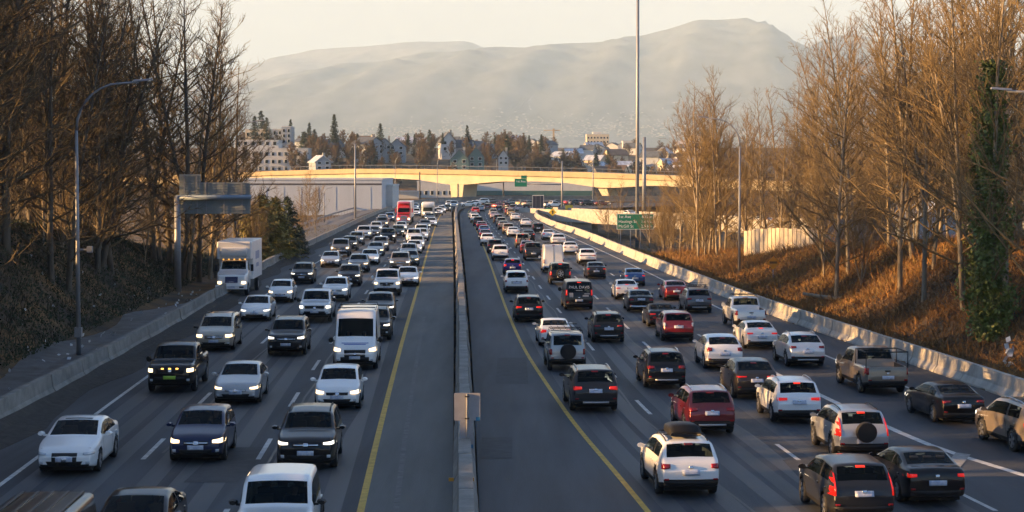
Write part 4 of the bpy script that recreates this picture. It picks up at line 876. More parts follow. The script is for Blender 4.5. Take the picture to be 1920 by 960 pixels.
CARS_R = [
 (1285, 925, 'suv', 'cross', S_(roofbox=1, tail='tail', tail_shape=(.66, .99, .86, 1.04), silver_skid=0, rails='trim'), 'white', 'crossover', 'white crossover carrying a black roof box', 'car'),
 (1604, 974, 'suv', 'tallb', S_(tall=1, tail='tailon', plate_z=.80, braking=1), 'charcoal', 'crossover', 'dark crossover with tall red taillights at the bottom right', 'car'),
 (1737, 939, 'sedan', 'trunk', S_(tail='tailon', tail_shape=(.66, .97, .84, .96), plate_z=.62), 'black', 'sedan', 'black sedan with lit round taillights near the bottom right corner', 'car'),
 (1607, 856, 'suv', 'tallspare', S_(braking=1, tall=1, tail='tailon', spare='cover', plate_z=.58, rails='trim'), 'silver', 'crossover', 'silver crossover with covered spare wheel and tall red taillights', 'car'),
 (1327, 812, 'suv', 'wide', S_(tail='tail', plate_z=.78, rails='chrome', silver_skid=1), 'maroon', 'crossover', 'dark red crossover above the white one with the roof box', 'car'),
 (1489, 791, 'suv', 'barb', S_(tail='tailon', tail_shape=(.50, .99, .92, 1.05), plate_z=.80, rails='rim', braking=1), 'white', 'crossover', 'white crossover with lit red taillights left of the gore line', 'car'),
 (1946, 846, 'suv_large', 'bar', S_(tail='tailon', tail_shape=(.60, .99, .92, 1.08), rails='chrome'), 'bronze', 'suv', 'tan-bronze suv cut off by the right edge of the picture', 'car'),
 (1790, 791, 'sedan', 'trunk2', S_(tail='tail', tail_shape=(.56, .97, .84, .95), braking=0, plate_z=.66), 'black', 'sedan', 'black sedan alone in the exit lane beside the barrier', 'car'),
 (1112, 769, 'suv_large', 'wide', S_(tail='tailon', plate_z=.82, rails='rim', silver_skid=1), 'charcoal', 'suv', 'charcoal suv with silver roof rails next to the right yellow line', 'car'),
 (1651, 736, 'pickup', 'racked', S_(tail='tail', bed_rack=1, braking=0), 'bronze', 'pickup_truck', 'grey-bronze pickup truck with a black pipe rack over its bed', 'truck'),
 (1412, 746, 'suv_sloped', 'strip', S_(tail='tailon', tail_shape=(.46, .99, .96, 1.03), plate_z=.76), 'brown', 'suv', 'dark brown sloping suv with a thin red light strip', 'car'),
 (1245, 726, 'suv', 'wide', S_(tail='tail', plate_z=.78, rails='chrome', silver_skid=1), 'black', 'crossover', 'black crossover with chrome rails one lane left of the dark brown suv', 'car'),
 (1062, 694, 'boxy', 'fj', S_(tail='tail', spare='cover', rack='tray', braking=0), 'silver', 'suv', 'boxy silver-white suv with covered spare wheel and roof basket', 'car'),
 (1507, 687, 'suv_sloped', 'split', S_(tail='tail', tail_shape=(.60, .99, .96, 1.10), plate_z=.72, rails='rim', silver_skid=1), 'pearl', 'crossover', 'white crossover with tall rear lamps ahead of the pipe-rack pickup', 'car'),
 (1354, 691, 'suv_sloped', 'split2', S_(tail='tail', tail_shape=(.66, .99, .90, 1.12), plate_z=.72), 'white', 'crossover', 'white crossover directly ahead of the dark brown sloping suv', 'car'),
 (1423, 653, 'sedan', 'old', S_(braking=1, tail='tailon', tail_shape=(.56, .96, .84, .94), plate_z=.62), 'white', 'sedan', 'older white sedan with lit taillights near the barrier', 'car'),
 (1403, 616, 'pickup', 'plain', S_(tail='tail', braking=0, rack=1), 'pearl', 'pickup_truck', 'white pickup truck hugging the sunlit barrier', 'truck'),
 (1269, 639, 'suv', 'bigred', S_(tail='headoff', tail_shape=(.80, .99, .84, 1.12), plate_z=.80), 'red', 'wagon', 'red wagon with pale clear taillights', 'car'),
 (1240, 612, 'convertible', 'a', S_(tail='tailon', tail_shape=(.50, .97, .78, .88), braking=0), 'charcoal', 'convertible', 'dark convertible with black soft top beside the red wagon', 'car'),
 (1308, 586, 'suv', 'railsdark', S_(tail='tail', rails='trim', rack='tray', plate_z=.80, silver_skid=1), 'grey', 'crossover', 'grey crossover with a dark roof basket near the barrier', 'car'),
 (1266, 563, 'sedan', 'trunk2', S_(tail='tail', tail_shape=(.56, .97, .84, .95), braking=0, plate_z=.66), 'red', 'sedan', 'dark red sedan ahead of the grey crossover with the roof basket', 'car'),
 (1200, 584, 'sedan', 'lux', S_(tail='tail', tail_shape=(.60, .97, .80, .94), braking=0, plate_z=.82, chromeb=1), 'black', 'sedan', 'glossy black luxury sedan behind the white and blue sedans', 'car'),
 (1174, 561, 'sedan', 'old', S_(braking=1, tail='tailon', tail_shape=(.56, .96, .84, .94), plate_z=.62), 'white', 'sedan', 'white sedan between the blue sedan and the glossy black one', 'car'),
 (1189, 536, 'sedan', 'trunk', S_(tail='tailon', tail_shape=(.66, .97, .84, .96), plate_z=.62), 'blue', 'sedan', 'bright blue sedan with lit taillights', 'car'),
 (1139, 641, 'suv', 'esc', S_(tail='tail', tail_shape=(.52, .99, .92, 1.02), plate_z=.74, silver_skid=1, rails='trim'), 'black', 'crossover', 'black crossover with a silver skid strip in the second lane', 'car'),
 (1040, 648, 'sedan', 'cclamp', S_(tail='tailon', tail_shape=(.58, .97, .78, .98), braking=0), 'white', 'sedan', 'white sedan with angular red lamps ahead of the boxy suv with basket', 'car'),
 (991, 603, 'suv', 'bar', S_(tail='tailon', tail_shape=(.50, .99, .92, 1.05), plate_z=.80, rails='rim'), 'black', 'crossover', 'black crossover with wide red taillights beside the yellow line', 'car'),
 (1084, 580, 'van', 'panel', S_(braking=1, tail='tailon', plate_z=.62), 'black', 'cargo_van', 'black panel van with white lettering on its rear', 'van'),
 (1050, 533, 'boxy', 'bronco', S_(braking=1, tail='tailon', spare='rim', plate_z=.62), 'black', 'suv', 'boxy black suv with exposed spare wheel and lit taillights', 'car'),
 (1037, 511, 'high_van', 'work', S_(tail='tail', plate_z=.66, rack=1), 'white', 'cargo_van', 'tall white work van seen from behind with split rear doors', 'van'),
 (938, 488, 'suv', 'tall', S_(tall=1, tail='tail', plate_z=.80), 'white', 'suv', 'white suv with tall red lamps in the innermost lane', 'car'),
 (961, 515, 'hatch', 'b', S_(braking=1, tail='tailon', plate_z=.62), 'violet', 'hatchback', 'violet-blue hatchback with brake light on ahead of the plain white suv', 'car'),
 (968, 549, 'suv_large', 'plainback', S_(tail='tail', tail_shape=(.80, .98, .88, 1.08), plate_z=.78, braking=0), 'white', 'suv', 'plain white suv with grey tailgate panel in the inner lane', 'car'),
 (928, 475, 'suv', 'wide', S_(tail='tail', plate_z=.78, rails='chrome', silver_skid=1), 'brown', 'crossover', 'brown crossover ahead of the white suv with tall red lamps', 'car'),
 (914, 461, 'suv_sloped', 'split', S_(tail='tail', tail_shape=(.60, .99, .96, 1.10), plate_z=.72, rails='rim', silver_skid=1), 'white', 'crossover', 'white crossover two ahead of the white suv with tall red lamps', 'car'),
 (980, 465, 'boxy', 'bronco', S_(braking=1, tail='tailon', spare='rim', plate_z=.62), 'tan', 'suv', 'boxy tan suv with a spare wheel and bright brake light', 'car'),
 (989, 475, 'sedan', 'trunk2', S_(tail='tail', tail_shape=(.56, .97, .84, .95), braking=0, plate_z=.66), 'red', 'sedan', 'red sedan just behind the boxy tan suv', 'car'),
 (1000, 488, 'pickup', 'plain2', S_(tail='tail', braking=0), 'charcoal', 'pickup_truck', 'dark grey pickup truck left of the tall white work van', 'truck'),
 (1047, 462, 'suv_sloped', 'slim2', S_(tail='tail', panel=(.92, 1.0)), 'white', 'crossover', 'white crossover with a dark tail band peeking over the work van', 'car'),
 (1069, 477, 'sedan', 'lux', S_(tail='tail', tail_shape=(.60, .97, .80, .94), braking=0, plate_z=.82, chromeb=1), 'white', 'sedan', 'white sedan to the right of the tall white work van', 'car'),
 (1101, 496, 'suv_sloped', 'slim2', S_(tail='tail', panel=(.92, 1.0)), 'white', 'crossover', 'white sloping crossover ahead of the dark brown sedan', 'car'),
 (1117, 522, 'sedan', 'trunk', S_(tail='tailon', tail_shape=(.66, .97, .84, .96), plate_z=.62), 'brown', 'sedan', 'dark brown sedan between the black panel van and the blue sedan', 'car'),
 (1028, 450, 'sedan', 'cclamp', S_(tail='tailon', tail_shape=(.58, .97, .78, .98), braking=0), 'white', 'sedan', 'white sedan in the third lane behind the black crossover with red lamps', 'car'),
 (1009, 438, 'suv', 'tall', S_(tall=1, tail='tailon', plate_z=.80), 'black', 'crossover', 'black crossover close to the first lit barrier blocks', 'car'),
]
def vantext(root, m):
    x = m['P']['k'][8][0] - .16
    text_on(root, 'PAUL DAVIS', (-2.63, 0, 1.60), .27, M_LETTER, (math.pi / 2, 0, -math.pi / 2))
    for y, z, w, h in ((.55, .92, .26, .30), (-.45, .95, .42, .12), (-.55, 1.12, .38, .06), (0, 1.36, .46, .05)):
        b = patch(m['bvh'], sq(y - w / 2, y + w / 2, z, z + h), False, 3, 2, .02)
        if b: b.build('decal', mat('pale_decal', (.30, .31, .32), .6), root)
def gpanel(root, m):
    b = patch(m['bvh'], sq(-.42, .42, .78, .98), False, 4, 2, .02)
    if b: b.build('tailgate_panel', mat('weathered_panel', (.34, .33, .32), .6), root)
EXR = {27: vantext, 32: gpanel}
for i, (u, v, key, var_, st, col, nm, lb, ct) in enumerate(CARS_R):
    put_car('R', u, v, key, var_, st, col, nm, lb, ct, 'northbound traffic', extra=EXR.get(i))

# cars too far off to show their parts
FAR_L = [(705,437,'suv','pearl'),(752,434,'sedan','white'),(790,452,'suv','white'),(797,430,'sedan','brown'),(809,425,'sedan','white'),(806,415,'sedan','charcoal'),(811,406,'suv','navy'),
         (822,404,'suv','white'),(828,400,'suv','white'),(834,396,'sedan','white'),(838,397,'suv','black'),(851,391,'pickup','white'),(842,388,'suv','pearl'),(778,394,'suv','white'),(780,406,'suv','white'),
         (730,416,'suv','blue'),(717,421,'suv','silver'),(716,429,'pickup','grey'),(866,388,'sedan','white'),(876,386,'sedan','white'),(894,383,'suv','white'),(911,382,'sedan','grey'),(762,404,'sedan','charcoal')]
FAR_R = [(910,450,'sedan','maroon'),(908,441,'sedan','blue'),(903,432,'sedan','red'),(897,424,'suv','brown'),(891,418,'suv','white'),(888,411,'sedan','white'),(892,402,'suv','bright_red'),(902,397,'sedan','silver'),(914,394,'suv','maroon'),
         (962,444,'fastback','white'),(991,451,'sedan','charcoal'),(953,439,'suv','tan'),(944,431,'sedan','tan'),(940,425,'suv','gold'),(934,419,'suv','charcoal'),(927,411,'sedan','pink'),(925,406,'suv','beige'),(936,399,'suv','navy'),(931,391,'sedan','red'),
         (986,426,'sedan','white'),(966,414,'sedan','white'),(958,406,'suv','gold'),(954,403,'suv','red'),(973,397,'suv','pink'),(987,395,'suv','black'),(962,396,'suv','maroon'),(953,391.5,'suv','black'),(946,388.5,'suv','grey'),
         (974,386,'suv','gold'),(986,387,'suv','bronze'),(936,384.5,'sedan','maroon'),(952,384,'suv','grey'),
         (1026,390,'pickup','white'),(1064,384,'sedan','bright_red'),(1073,385,'suv','teal'),(1084,383,'sedan','maroon'),(1094,386,'suv','charcoal'),(1106,385,'sedan','silver'),(1121,386,'sedan','maroon'),(1038,384,'sedan','steel')]
FAR_ST = {'suv': ('wide', S_(tail='tail', plate_z=.78, rails='chrome', silver_skid=1)), 'sedan': ('trunk', S_(tail='tailon', tail_shape=(.66, .97, .84, .96), plate_z=.62)), 'pickup': ('chromeface', S_(head='headw', grille=(.56, -.04, .06), bar='chrome', bumper='chrome')), 'fastback': ('ev', S_(head='head', grille=(.05, -.02, -.02), bar='paint'))}
CN = {'pearl': 'off-white', 'bright_red': 'bright red', 'steel': 'blue-grey', 'charcoal': 'dark grey', 'pink': 'pinkish', 'navy': 'navy blue'}
for side, rows in (('L', FAR_L), ('R', FAR_R)):
    seen = {}
    for u, v, k, c in rows: seen.setdefault((k, c), []).append((u, v))
    for u, v, k, c in rows:
        kind = {'suv': 'crossover', 'sedan': 'sedan', 'pickup': 'pickup_truck', 'fastback': 'sedan'}[k]
        where = 'far up the southbound lanes' if side == 'L' else ('far off beside the ramp under the overpass' if u > 1015 else 'far up the northbound lanes')
        hd = None
        if side == 'L' and u > 855: hd = math.radians(62)
        if side == 'R' and v < 392: hd = math.radians(38 if u < 1000 else 58)
        put_car(side, u, v, k, FAR_ST[k][0], FAR_ST[k][1], c, kind, 'tiny %s %s %s' % (CN.get(c, c), kind.replace('_', ' '), where), 'truck' if k == 'pickup' else 'car', 'small distant %s cars %s' % (CN.get(c, c), where), far=True, heading=hd)

# ------------------------------------------------------------------ white box truck on the shoulder side
def boxbev(b, x0, x1, y0, y1, z0, z1, r=.06, mi=0):
    """box with rounded vertical and top edges"""
    n = 4; pts = []
    for cx, cy, a0 in ((x1 - r, y1 - r, 0), (x0 + r, y1 - r, 90), (x0 + r, y0 + r, 180), (x1 - r, y0 + r, 270)):
        for k in range(n): a = math.radians(a0 + 90 * k / (n - 1)); pts.append((cx + r * math.cos(a), cy + r * math.sin(a), math.cos(a), math.sin(a)))
    m = len(pts); v = []
    for z, ins in ((z0, 0), (z1 - r, 0), (z1 - r * .3, r * .3), (z1, r)): v += [(x - c * ins, y - s * ins, z) for x, y, c, s in pts]
    f = [(i * m + k, i * m + (k + 1) % m, (i + 1) * m + (k + 1) % m, (i + 1) * m + k) for i in range(3) for k in range(m)] + [tuple(range(m))[::-1], tuple(range(3 * m, 4 * m))]
    return b.add(v, f, mi)
def truck_wheels(root, axles, R, track, dual=True):
    t, r = wheel_mb(R, .28); wm = t.mesh('wheel', [M_TYRE], True); rm = r.mesh('rim', [M_RIM, M_TRIM])
    for x in axles:
        for s in (1, -1):
            w = link('wheel', wm, root, (x, s * track, R)); w.rotation_euler = (0, 0, 0 if s > 0 else math.pi); link('rim', rm, w)
SIL['truck_cab'] = dict(W=1.16, k=[(2.0,1.05),(1.97,1.42),(1.85,1.56),(.75,1.80),(.58,1.84),(.10,2.50),(-.1,2.58),(-.75,2.56),(-.85,1.9),(-.9,1.5),(-.92,1.05)], belt=(1.72,1.75), xf=1.05, xr=-3.2, R=.48, wr=.80, zb=.48, end=-.6)
SIL['semi_cab'] = dict(W=1.22, k=[(2.9,1.10),(2.86,1.58),(2.62,1.74),(1.15,2.02),(.98,2.08),(.50,2.86),(.30,3.25),(-1.6,3.95),(-1.75,3.9),(-1.8,2.0),(-1.82,1.1)], belt=(1.95,2.0), xf=1.9, xr=-4.0, R=.50, wr=.84, zb=.45, end=-.5)
def body_parts(root, key, color):
    P, bvh, out = car_meshes(key, key)
    for nm, lst in out.items():
        for b, mk, sm in lst:
            o = b.build(nm, [MK[k] or M_TRIM for k in mk], root, sm)
            if mk[0] == 'paint': set_paint(o, color)
    return P, bvh
def stick(root, bvh, nm, q, m, off=.02, n=4, k=2, front=True):
    b = patch(bvh, q, front, n, k, off)
    if b: b.build(nm, m, root)
p = px(437, 554); d = -nearest_dir(L_POLYS, p); root = empty('box_truck', p - d * 1.05 + Vector((0, 0, .012)), math.atan2(d.y, d.x))
tag(root, 'white box truck with an overhanging cargo box by the left barrier', 'truck', 'southbound traffic')
P, bvh = body_parts(root, 'truck_cab', 'white')
stick(root, bvh, 'grille', sq(-.46, .46, .98, 1.42), mat('grille_blue', (.015, .025, .10), .4), .03)
for s in (1, -1):
    stick(root, bvh, 'headlight', sq(s * .74, s * 1.04, .90, 1.08), M_HEADW, .03)
    MB().box(.15, .35, s * 1.32 - .10, s * 1.32 + .10, 1.75, 2.25).build('mirror', M_TRIM, root)
    MB().tube([(.3, s * 1.05, 2.2), (.25, s * 1.32, 2.2)], .02, 5).build('mirror_bracket', M_TRIM, root)
boxbev(MB(), 1.98, 2.22, -1.16, 1.16, .52, .84, .05).build('bumper', paint('white'), root)
for y in (-.75, .75): MB().box(2.20, 2.235, y - .16, y + .16, .62, .72).build('bumper_slot', M_TRIM, root)
MB().box(2.21, 2.245, -.26, .26, .60, .75).build('license_plate', M_PLATE, root)
M_BOXW = mat('cargo_box_white', (.70, .70, .70), .35, var=.06, vscale=1)
boxbev(MB(), -7.2, -1.0, -1.28, 1.28, 1.10, 3.95, .07).build('cargo_box', M_BOXW, root)
boxbev(MB(), -1.02, .30, -1.27, 1.27, 2.66, 3.93, .10).build('attic', M_BOXW, root)
boxbev(MB(), .28, .52, -1.0, 1.0, 2.85, 3.5, .11).build('attic_nose', M_BOXW, root, True)
for y in (-.8, -.4, 0, .4, .8): MB().box(.1, .16, y - .05, y + .05, 2.60, 2.64).build('marker_light', MK['amber'], root)
MB().box(-7.1, .4, -.45, .45, .62, 1.12).build('chassis', M_SEAT, root)
MB().box(-5.2, -2.6, 1.282, 1.286, 2.5, 3.1).build('side_lettering', mat('faded_blue_print', (.28, .33, .48), .5), root)
MB().box(-4.8, -3.0, 1.282, 1.286, 1.9, 2.2).build('side_lettering', mat('faded_blue_print', (.28, .33, .48), .5), root)
truck_wheels(root, [1.05], .48, 1.02); truck_wheels(root, [-5.2], .48, 1.08)
# mirror arm frame on the passenger side
b = MB(); b.tube([(.2, -1.2, 2.45), (.2, -1.52, 2.45), (.2, -1.52, 1.55), (.2, -1.2, 1.5)], .025, 6); b.build('mirror_frame', M_TRIM, root)

# ------------------------------------------------------------------ red semi truck
p = px(757, 422); d = -nearest_dir(L_POLYS, p); root = empty('semi_truck', p - d * 1.9 + Vector((0, 0, .012)), math.atan2(d.y, d.x))
tag(root, 'bright red semi truck with a tall sleeper fairing', 'truck', 'southbound traffic')
P, bvh = body_parts(root, 'semi_cab', 'bright_red')
stick(root, bvh, 'grille', sq(-.50, .50, .85, 1.62), M_CHROME, .03); stick(root, bvh, 'grille_mesh', sq(-.42, .42, .92, 1.55), mat('grille_mesh', (.16, .15, .14), .5, .5), .045)
for s in (1, -1):
    stick(root, bvh, 'headlight', sq(s * .72, s * 1.08, .92, 1.22), M_HEADW, .03)
    MB().box(.75, .95, s * 1.42 - .10, s * 1.42 + .10, 2.1, 2.8).build('mirror', paint('bright_red'), root)
    MB().tube([(.7, s * 1.1, 2.7), (.85, s * 1.42, 2.7)], .02, 5).build('mirror_bracket', M_TRIM, root)
boxbev(MB(), 2.82, 3.06, -1.18, 1.18, .45, .80, .06).build('bumper', M_CHROME, root)
MB().box(-5.5, 2.6, -.45, .45, .6, 1.1).build('chassis', M_SEAT, root)
MB().box(-1.2, .2, -1.0, 1.0, 3.62, 3.66).build('roof_deflector', paint('bright_red'), root)
truck_wheels(root, [1.9, -3.6, -4.9], .5, 1.05)
tr = empty('semi_trailer', root.location, root.rotation_euler.z); tag(tr, 'pale trailer box behind the red semi truck', 'trailer')
boxbev(MB(), -15.5, -2.4, -1.28, 1.28, 1.2, 3.9, .05).build('cargo_box', M_BOXW, tr); truck_wheels(tr, [-13.6, -14.9], .5, 1.05)

# ------------------------------------------------------------------ white motorhome
p = px(802, 409); d = -nearest_dir(L_POLYS, p); root = empty('motorhome', p - d * 2.2 + Vector((0, 0, .012)), math.atan2(d.y, d.x))
tag(root, 'white motorhome with rounded overcab bunk behind the red truck', 'van', 'southbound traffic')
b = MB(); boxbev(b, -4.2, 1.2, -1.22, 1.22, .55, 3.1, .22); b.build('coach_body', paint('white'), root, True)
b = MB(); boxbev(b, 1.1, 2.3, -1.18, 1.18, 2.05, 3.05, .28); b.build('overcab_bunk', paint('white'), root, True)
b = MB(); boxbev(b, 1.15, 2.5, -1.0, 1.0, .5, 1.30, .12); b.build('hood', paint('white'), root, True)
MB().add([(2.12, -.9, 1.32), (2.12, .9, 1.32), (1.62, .85, 2.04), (1.62, -.85, 2.04), (1.2, -.9, 1.32), (1.2, .9, 1.32), (1.2, .85, 2.04), (1.2, -.85, 2.04)], [(0,1,2,3),(0,3,7,4),(1,5,6,2),(4,7,6,5)]).build('windshield', M_GLASS, root)
MB().box(2.49, 2.53, -.5, .5, .75, 1.1).build('grille', M_TRIM, root)
for s in (1, -1): MB().box(2.49, 2.54, s * .76 - .14, s * .76 + .14, .82, 1.05).build('headlight', M_HEADW, root)
truck_wheels(root, [1.7, -2.6], .4, 1.0)

# ------------------------------------------------------------------ dark container trailer seen from behind
p = px(1009, 399, ZR); root = empty('container_trailer', p, math.radians(89.2)); tag(root, 'dark blue container trailer seen from behind beside the ramp', 'trailer', 'northbound traffic')
M_CONT = mat('container_blue', (.018, .020, .05), .5, var=.3, vscale=2)
MB().box(0, 12, -1.25, 1.25, 1.1, 4.0).build('container', M_CONT, root)
for y in np.linspace(-1.05, 1.05, 9): MB().box(-.05, .0, y - .04, y + .04, 1.2, 3.9).build('door_rib', M_CONT, root)
for a in ((-1.32, -1.25, 1.0, 4.1), (1.25, 1.32, 1.0, 4.1), (-1.25, 1.25, 4.0, 4.1), (-1.25, 1.25, 1.0, 1.1)): MB().box(-.06, .06, *a).build('door_frame', M_BOXW, root)
for y in (-.5, .5): MB().tube([(-.08, y, 1.2), (-.08, y, 3.9)], .03, 6).build('lock_rod', M_STEEL, root)
MB().box(.2, 12, -.5, .5, .7, 1.1).build('chassis', M_SEAT, root); truck_wheels(root, [1.4, 2.7], .5, 1.0)
for s in (1, -1): MB().box(-.1, .0, s * 1.0 - .15, s * 1.0 + .15, .75, .95).build('taillight', M_TAILON, root)
# ------------------------------------------------------------------ overpass across the far bend
OVT = math.tan(math.radians(33)); OVN = Vector((math.sin(math.radians(33)), math.cos(math.radians(33)), 0))
def ovp(u): Y = (640 - 19.4 * OVT) / (1 + OVT * (u - 960) / F); return Vector(((u - 960) / F * Y, Y, 0))
root = empty('overpass', ovp(854)); tag(root, 'golden concrete overpass on haunched girders crossing above the highway', 'bridge'); o0 = root.location.copy()
def ovz(u, tab): return H0 + (HZ - np.interp(u, [a for a, b in tab], [b for a, b in tab])) / F * ovp(u).y
T_TOP = [(100, 338), (440, 324), (500, 321), (650, 316.5), (760, 316.5), (860, 318.5), (1100, 323), (1300, 331), (1500, 342), (1800, 360)]
T_MID = [(100, 346), (500, 329), (700, 324.5), (860, 327), (1000, 330.5), (1200, 336), (1500, 351), (1800, 368)]
T_BOT = [(100, 352), (440, 340), (600, 334), (700, 333), (780, 337), (838, 346), (872, 346), (930, 340.5), (1000, 340), (1060, 343), (1120, 352), (1150, 352), (1220, 348), (1500, 360), (1800, 378)]
us = np.linspace(60, 1820, 140)
def ribbon(name, lo, hi, y0, y1, m, u_=us):
    v = []
    for u in u_:
        a, b_ = ovz(u, lo), ovz(u, hi); c = ovp(u) - o0
        v += [c + OVN * y0 + Vector((0, 0, a)), c + OVN * y1 + Vector((0, 0, a)), c + OVN * y1 + Vector((0, 0, b_)), c + OVN * y0 + Vector((0, 0, b_))]
    n_ = len(u_); f = [(4 * i + j, 4 * i + (j + 1) % 4, 4 * i + 4 + (j + 1) % 4, 4 * i + 4 + j)[::-1] for i in range(n_ - 1) for j in range(4)]
    f += [(0, 1, 2, 3), tuple(4 * (n_ - 1) + j for j in (3, 2, 1, 0))]
    return MB().add(v, f).build(name, m, root)
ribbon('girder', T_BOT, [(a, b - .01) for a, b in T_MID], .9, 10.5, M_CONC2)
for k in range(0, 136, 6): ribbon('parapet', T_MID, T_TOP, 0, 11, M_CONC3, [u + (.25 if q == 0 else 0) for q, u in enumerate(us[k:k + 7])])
MB().tube([ovp(u) - o0 + OVN * .3 + Vector((0, 0, ovz(u, T_TOP) + 1.25)) for u in us], .07, 5).build('handrail', M_STEEL, root)
pm = MB().box(-.05, .05, -.05, .05, -.05, 1.25).mesh('railing_post', [M_STEEL])
for u in np.arange(70, 1810, 14.5): link('railing_post', pm, root, ovp(u) - o0 + OVN * .3 + Vector((0, 0, ovz(u, T_TOP))))
OM = Matrix.Rotation(-math.radians(33), 4, 'Z'); g0 = -1.5
def pier_box(name, rows, m):
    v = []
    for x0_, x1_, y0_, y1_, z_ in rows: v += [OM @ Vector(c) for c in ((x0_, y0_, z_), (x1_, y0_, z_), (x1_, y1_, z_), (x0_, y1_, z_))]
    n_ = len(rows); f = [(4 * i + j, 4 * i + (j + 1) % 4, 4 * i + 4 + (j + 1) % 4, 4 * i + 4 + j) for i in range(n_ - 1) for j in range(4)] + [(3, 2, 1, 0), tuple(4 * n_ - 4 + j for j in range(4))]
    return MB().add(v, f).build(name, m, root)
pier_box('pier', [(-2.2, 1.9, 1, 9.5, g0), (-3.0, 2.8, 1, 9.5, 4.9)], M_CONC2)
pier_box('pier_rib', [(-.35, .35, .6, 1.1, g0), (-.4, .4, .6, 1.1, 4.85)], M_CONC2)
c2 = OM.inverted() @ (ovp(1130) - o0)
pier_box('pier', [(c2.x + 1.0 - 2.2 * q * q - .8 - .9 * q * q, c2.x + 1.0 - 2.2 * q * q + .8 + .9 * q * q, c2.y + 2, c2.y + 8, -5 + q * 8.4) for q in np.linspace(0, 1, 9)], M_CONC2)

# ------------------------------------------------------------------ off-ramp bridge on the right
P = smooth_poly([(5.5, 452, 0), (12, 425, 0), (24, 385, 0), (38, 345, 0), (60, 312, 0), (95, 292, 0), (150, 280, 0)], 4.0)
root = empty('ramp_bridge', P[0]); tag(root, 'curving sunlit ramp bridge on columns right of the northbound lanes', 'bridge')
def along(name, P, o0, o1, zfn, m, par):
    v = []
    for i, p in enumerate(P):
        t = (P[min(i + 1, len(P) - 1)] - P[max(i - 1, 0)]).normalized(); n = Vector((t.y, -t.x, 0)); za, zb_ = zfn(i / (len(P) - 1))
        for o, z in ((o0, za), (o1, za), (o1, zb_), (o0, zb_)): v.append(Vector((p.x, p.y, 0)) + n * o + Vector((0, 0, z)) - par.location)
    n_ = len(P); f = [(4 * i + j, 4 * i + (j + 1) % 4, 4 * i + 4 + (j + 1) % 4, 4 * i + 4 + j)[::-1] for i in range(n_ - 1) for j in range(4)] + [(0, 1, 2, 3), (4 * n_ - 1, 4 * n_ - 2, 4 * n_ - 3, 4 * n_ - 4)]
    return MB().add(v, f).build(name, m, par)
dz = lambda q: -.55 + .45 * min(1, q * 3) - .3 * q
# near parapet is the side that faces the camera (offset to the right of travel toward +x is -n)
along('deck', P, -5, 5, lambda q: (dz(q) - 1.5, dz(q)), M_CONC, root)
along('parapet', P, 4.6, 5.05, lambda q: (dz(q) - .35, dz(q) + 1.0), M_CONC, root)
along('parapet', P, -5.05, -4.6, lambda q: (dz(q) - .35, dz(q) + 1.0), M_CONC, root)
for i in (12, 22, 32, 44):
    if i < len(P): MB().box(-.7, .7, -.7, .7, -5.5, dz(i / len(P)) - 1.45).build('column', M_CONC, root, False, P[i] - root.location)
for u, c, lb in ((.30, 'white', 'white car roof showing above the ramp bridge parapet'), (.52, 'silver', 'silver car roof further along the ramp bridge')):
    i = int(u * (len(P) - 1)); q = i / (len(P) - 1); t = (P[i + 1] - P[i]).normalized(); n = Vector((t.y, -t.x, 0))
    o = link('sedan', model('sedan', 'trunk', FAR_ST['sedan'][1])['joined']); o.location = P[i] + Vector((0, 0, dz(q) + .01)) + n * 1.5; o.rotation_euler = (0, 0, math.atan2(-t.y, -t.x)); set_paint(o, c); tag(o, lb, 'car')

# exit road on the left with guard rail
ER = smooth_poly([px(u, v, -.3) for u, v in ((480, 500), (545, 466), (600, 437), (650, 414), (700, 396), (738, 386))], 4)
A = [p + Vector((-3.2, 0, 0)) for p in ER]; B = [p + Vector((2.2, 0, 0)) for p in ER]
o = sheet('exit_road', A, B, .0, mat('exit_asphalt', (.10, .10, .105), .8, var=.2, vscale=.5), 60); tag(o, 'pale exit road curling down beside the barrier', kind='structure')
v_ = [(x.co.x, x.co.y) for x in o.data.vertices]
for x in o.data.vertices: x.co.z = max(.1, ground_z(x.co.x, x.co.y) + .08)
root = empty('guard_rail', A[0]); tag(root, 'low grey guard rail on the outer side of the exit road', 'guard rail')
gz = lambda p: max(.1, ground_z(p.x, p.y) + .08)
G = [p + Vector((-.5, 0, 0)) for p in A]
v = []
for p in G: v += [Vector((p.x, p.y, gz(p) + h)) - root.location for h in (.45, .8)] + [Vector((p.x - .08, p.y, gz(p) + h)) - root.location for h in (.8, .45)]
MB().add(v, [(4 * i + j, 4 * i + (j + 1) % 4, 4 * i + 4 + (j + 1) % 4, 4 * i + 4 + j) for i in range(len(G) - 1) for j in range(4)]).build('rail', M_STEEL, root)
for p in G[::2]: MB().box(-.14, -.08, -.06, .06, -.3, .8).build('post', M_STEEL, root, False, Vector((p.x, p.y, gz(p))) - root.location)

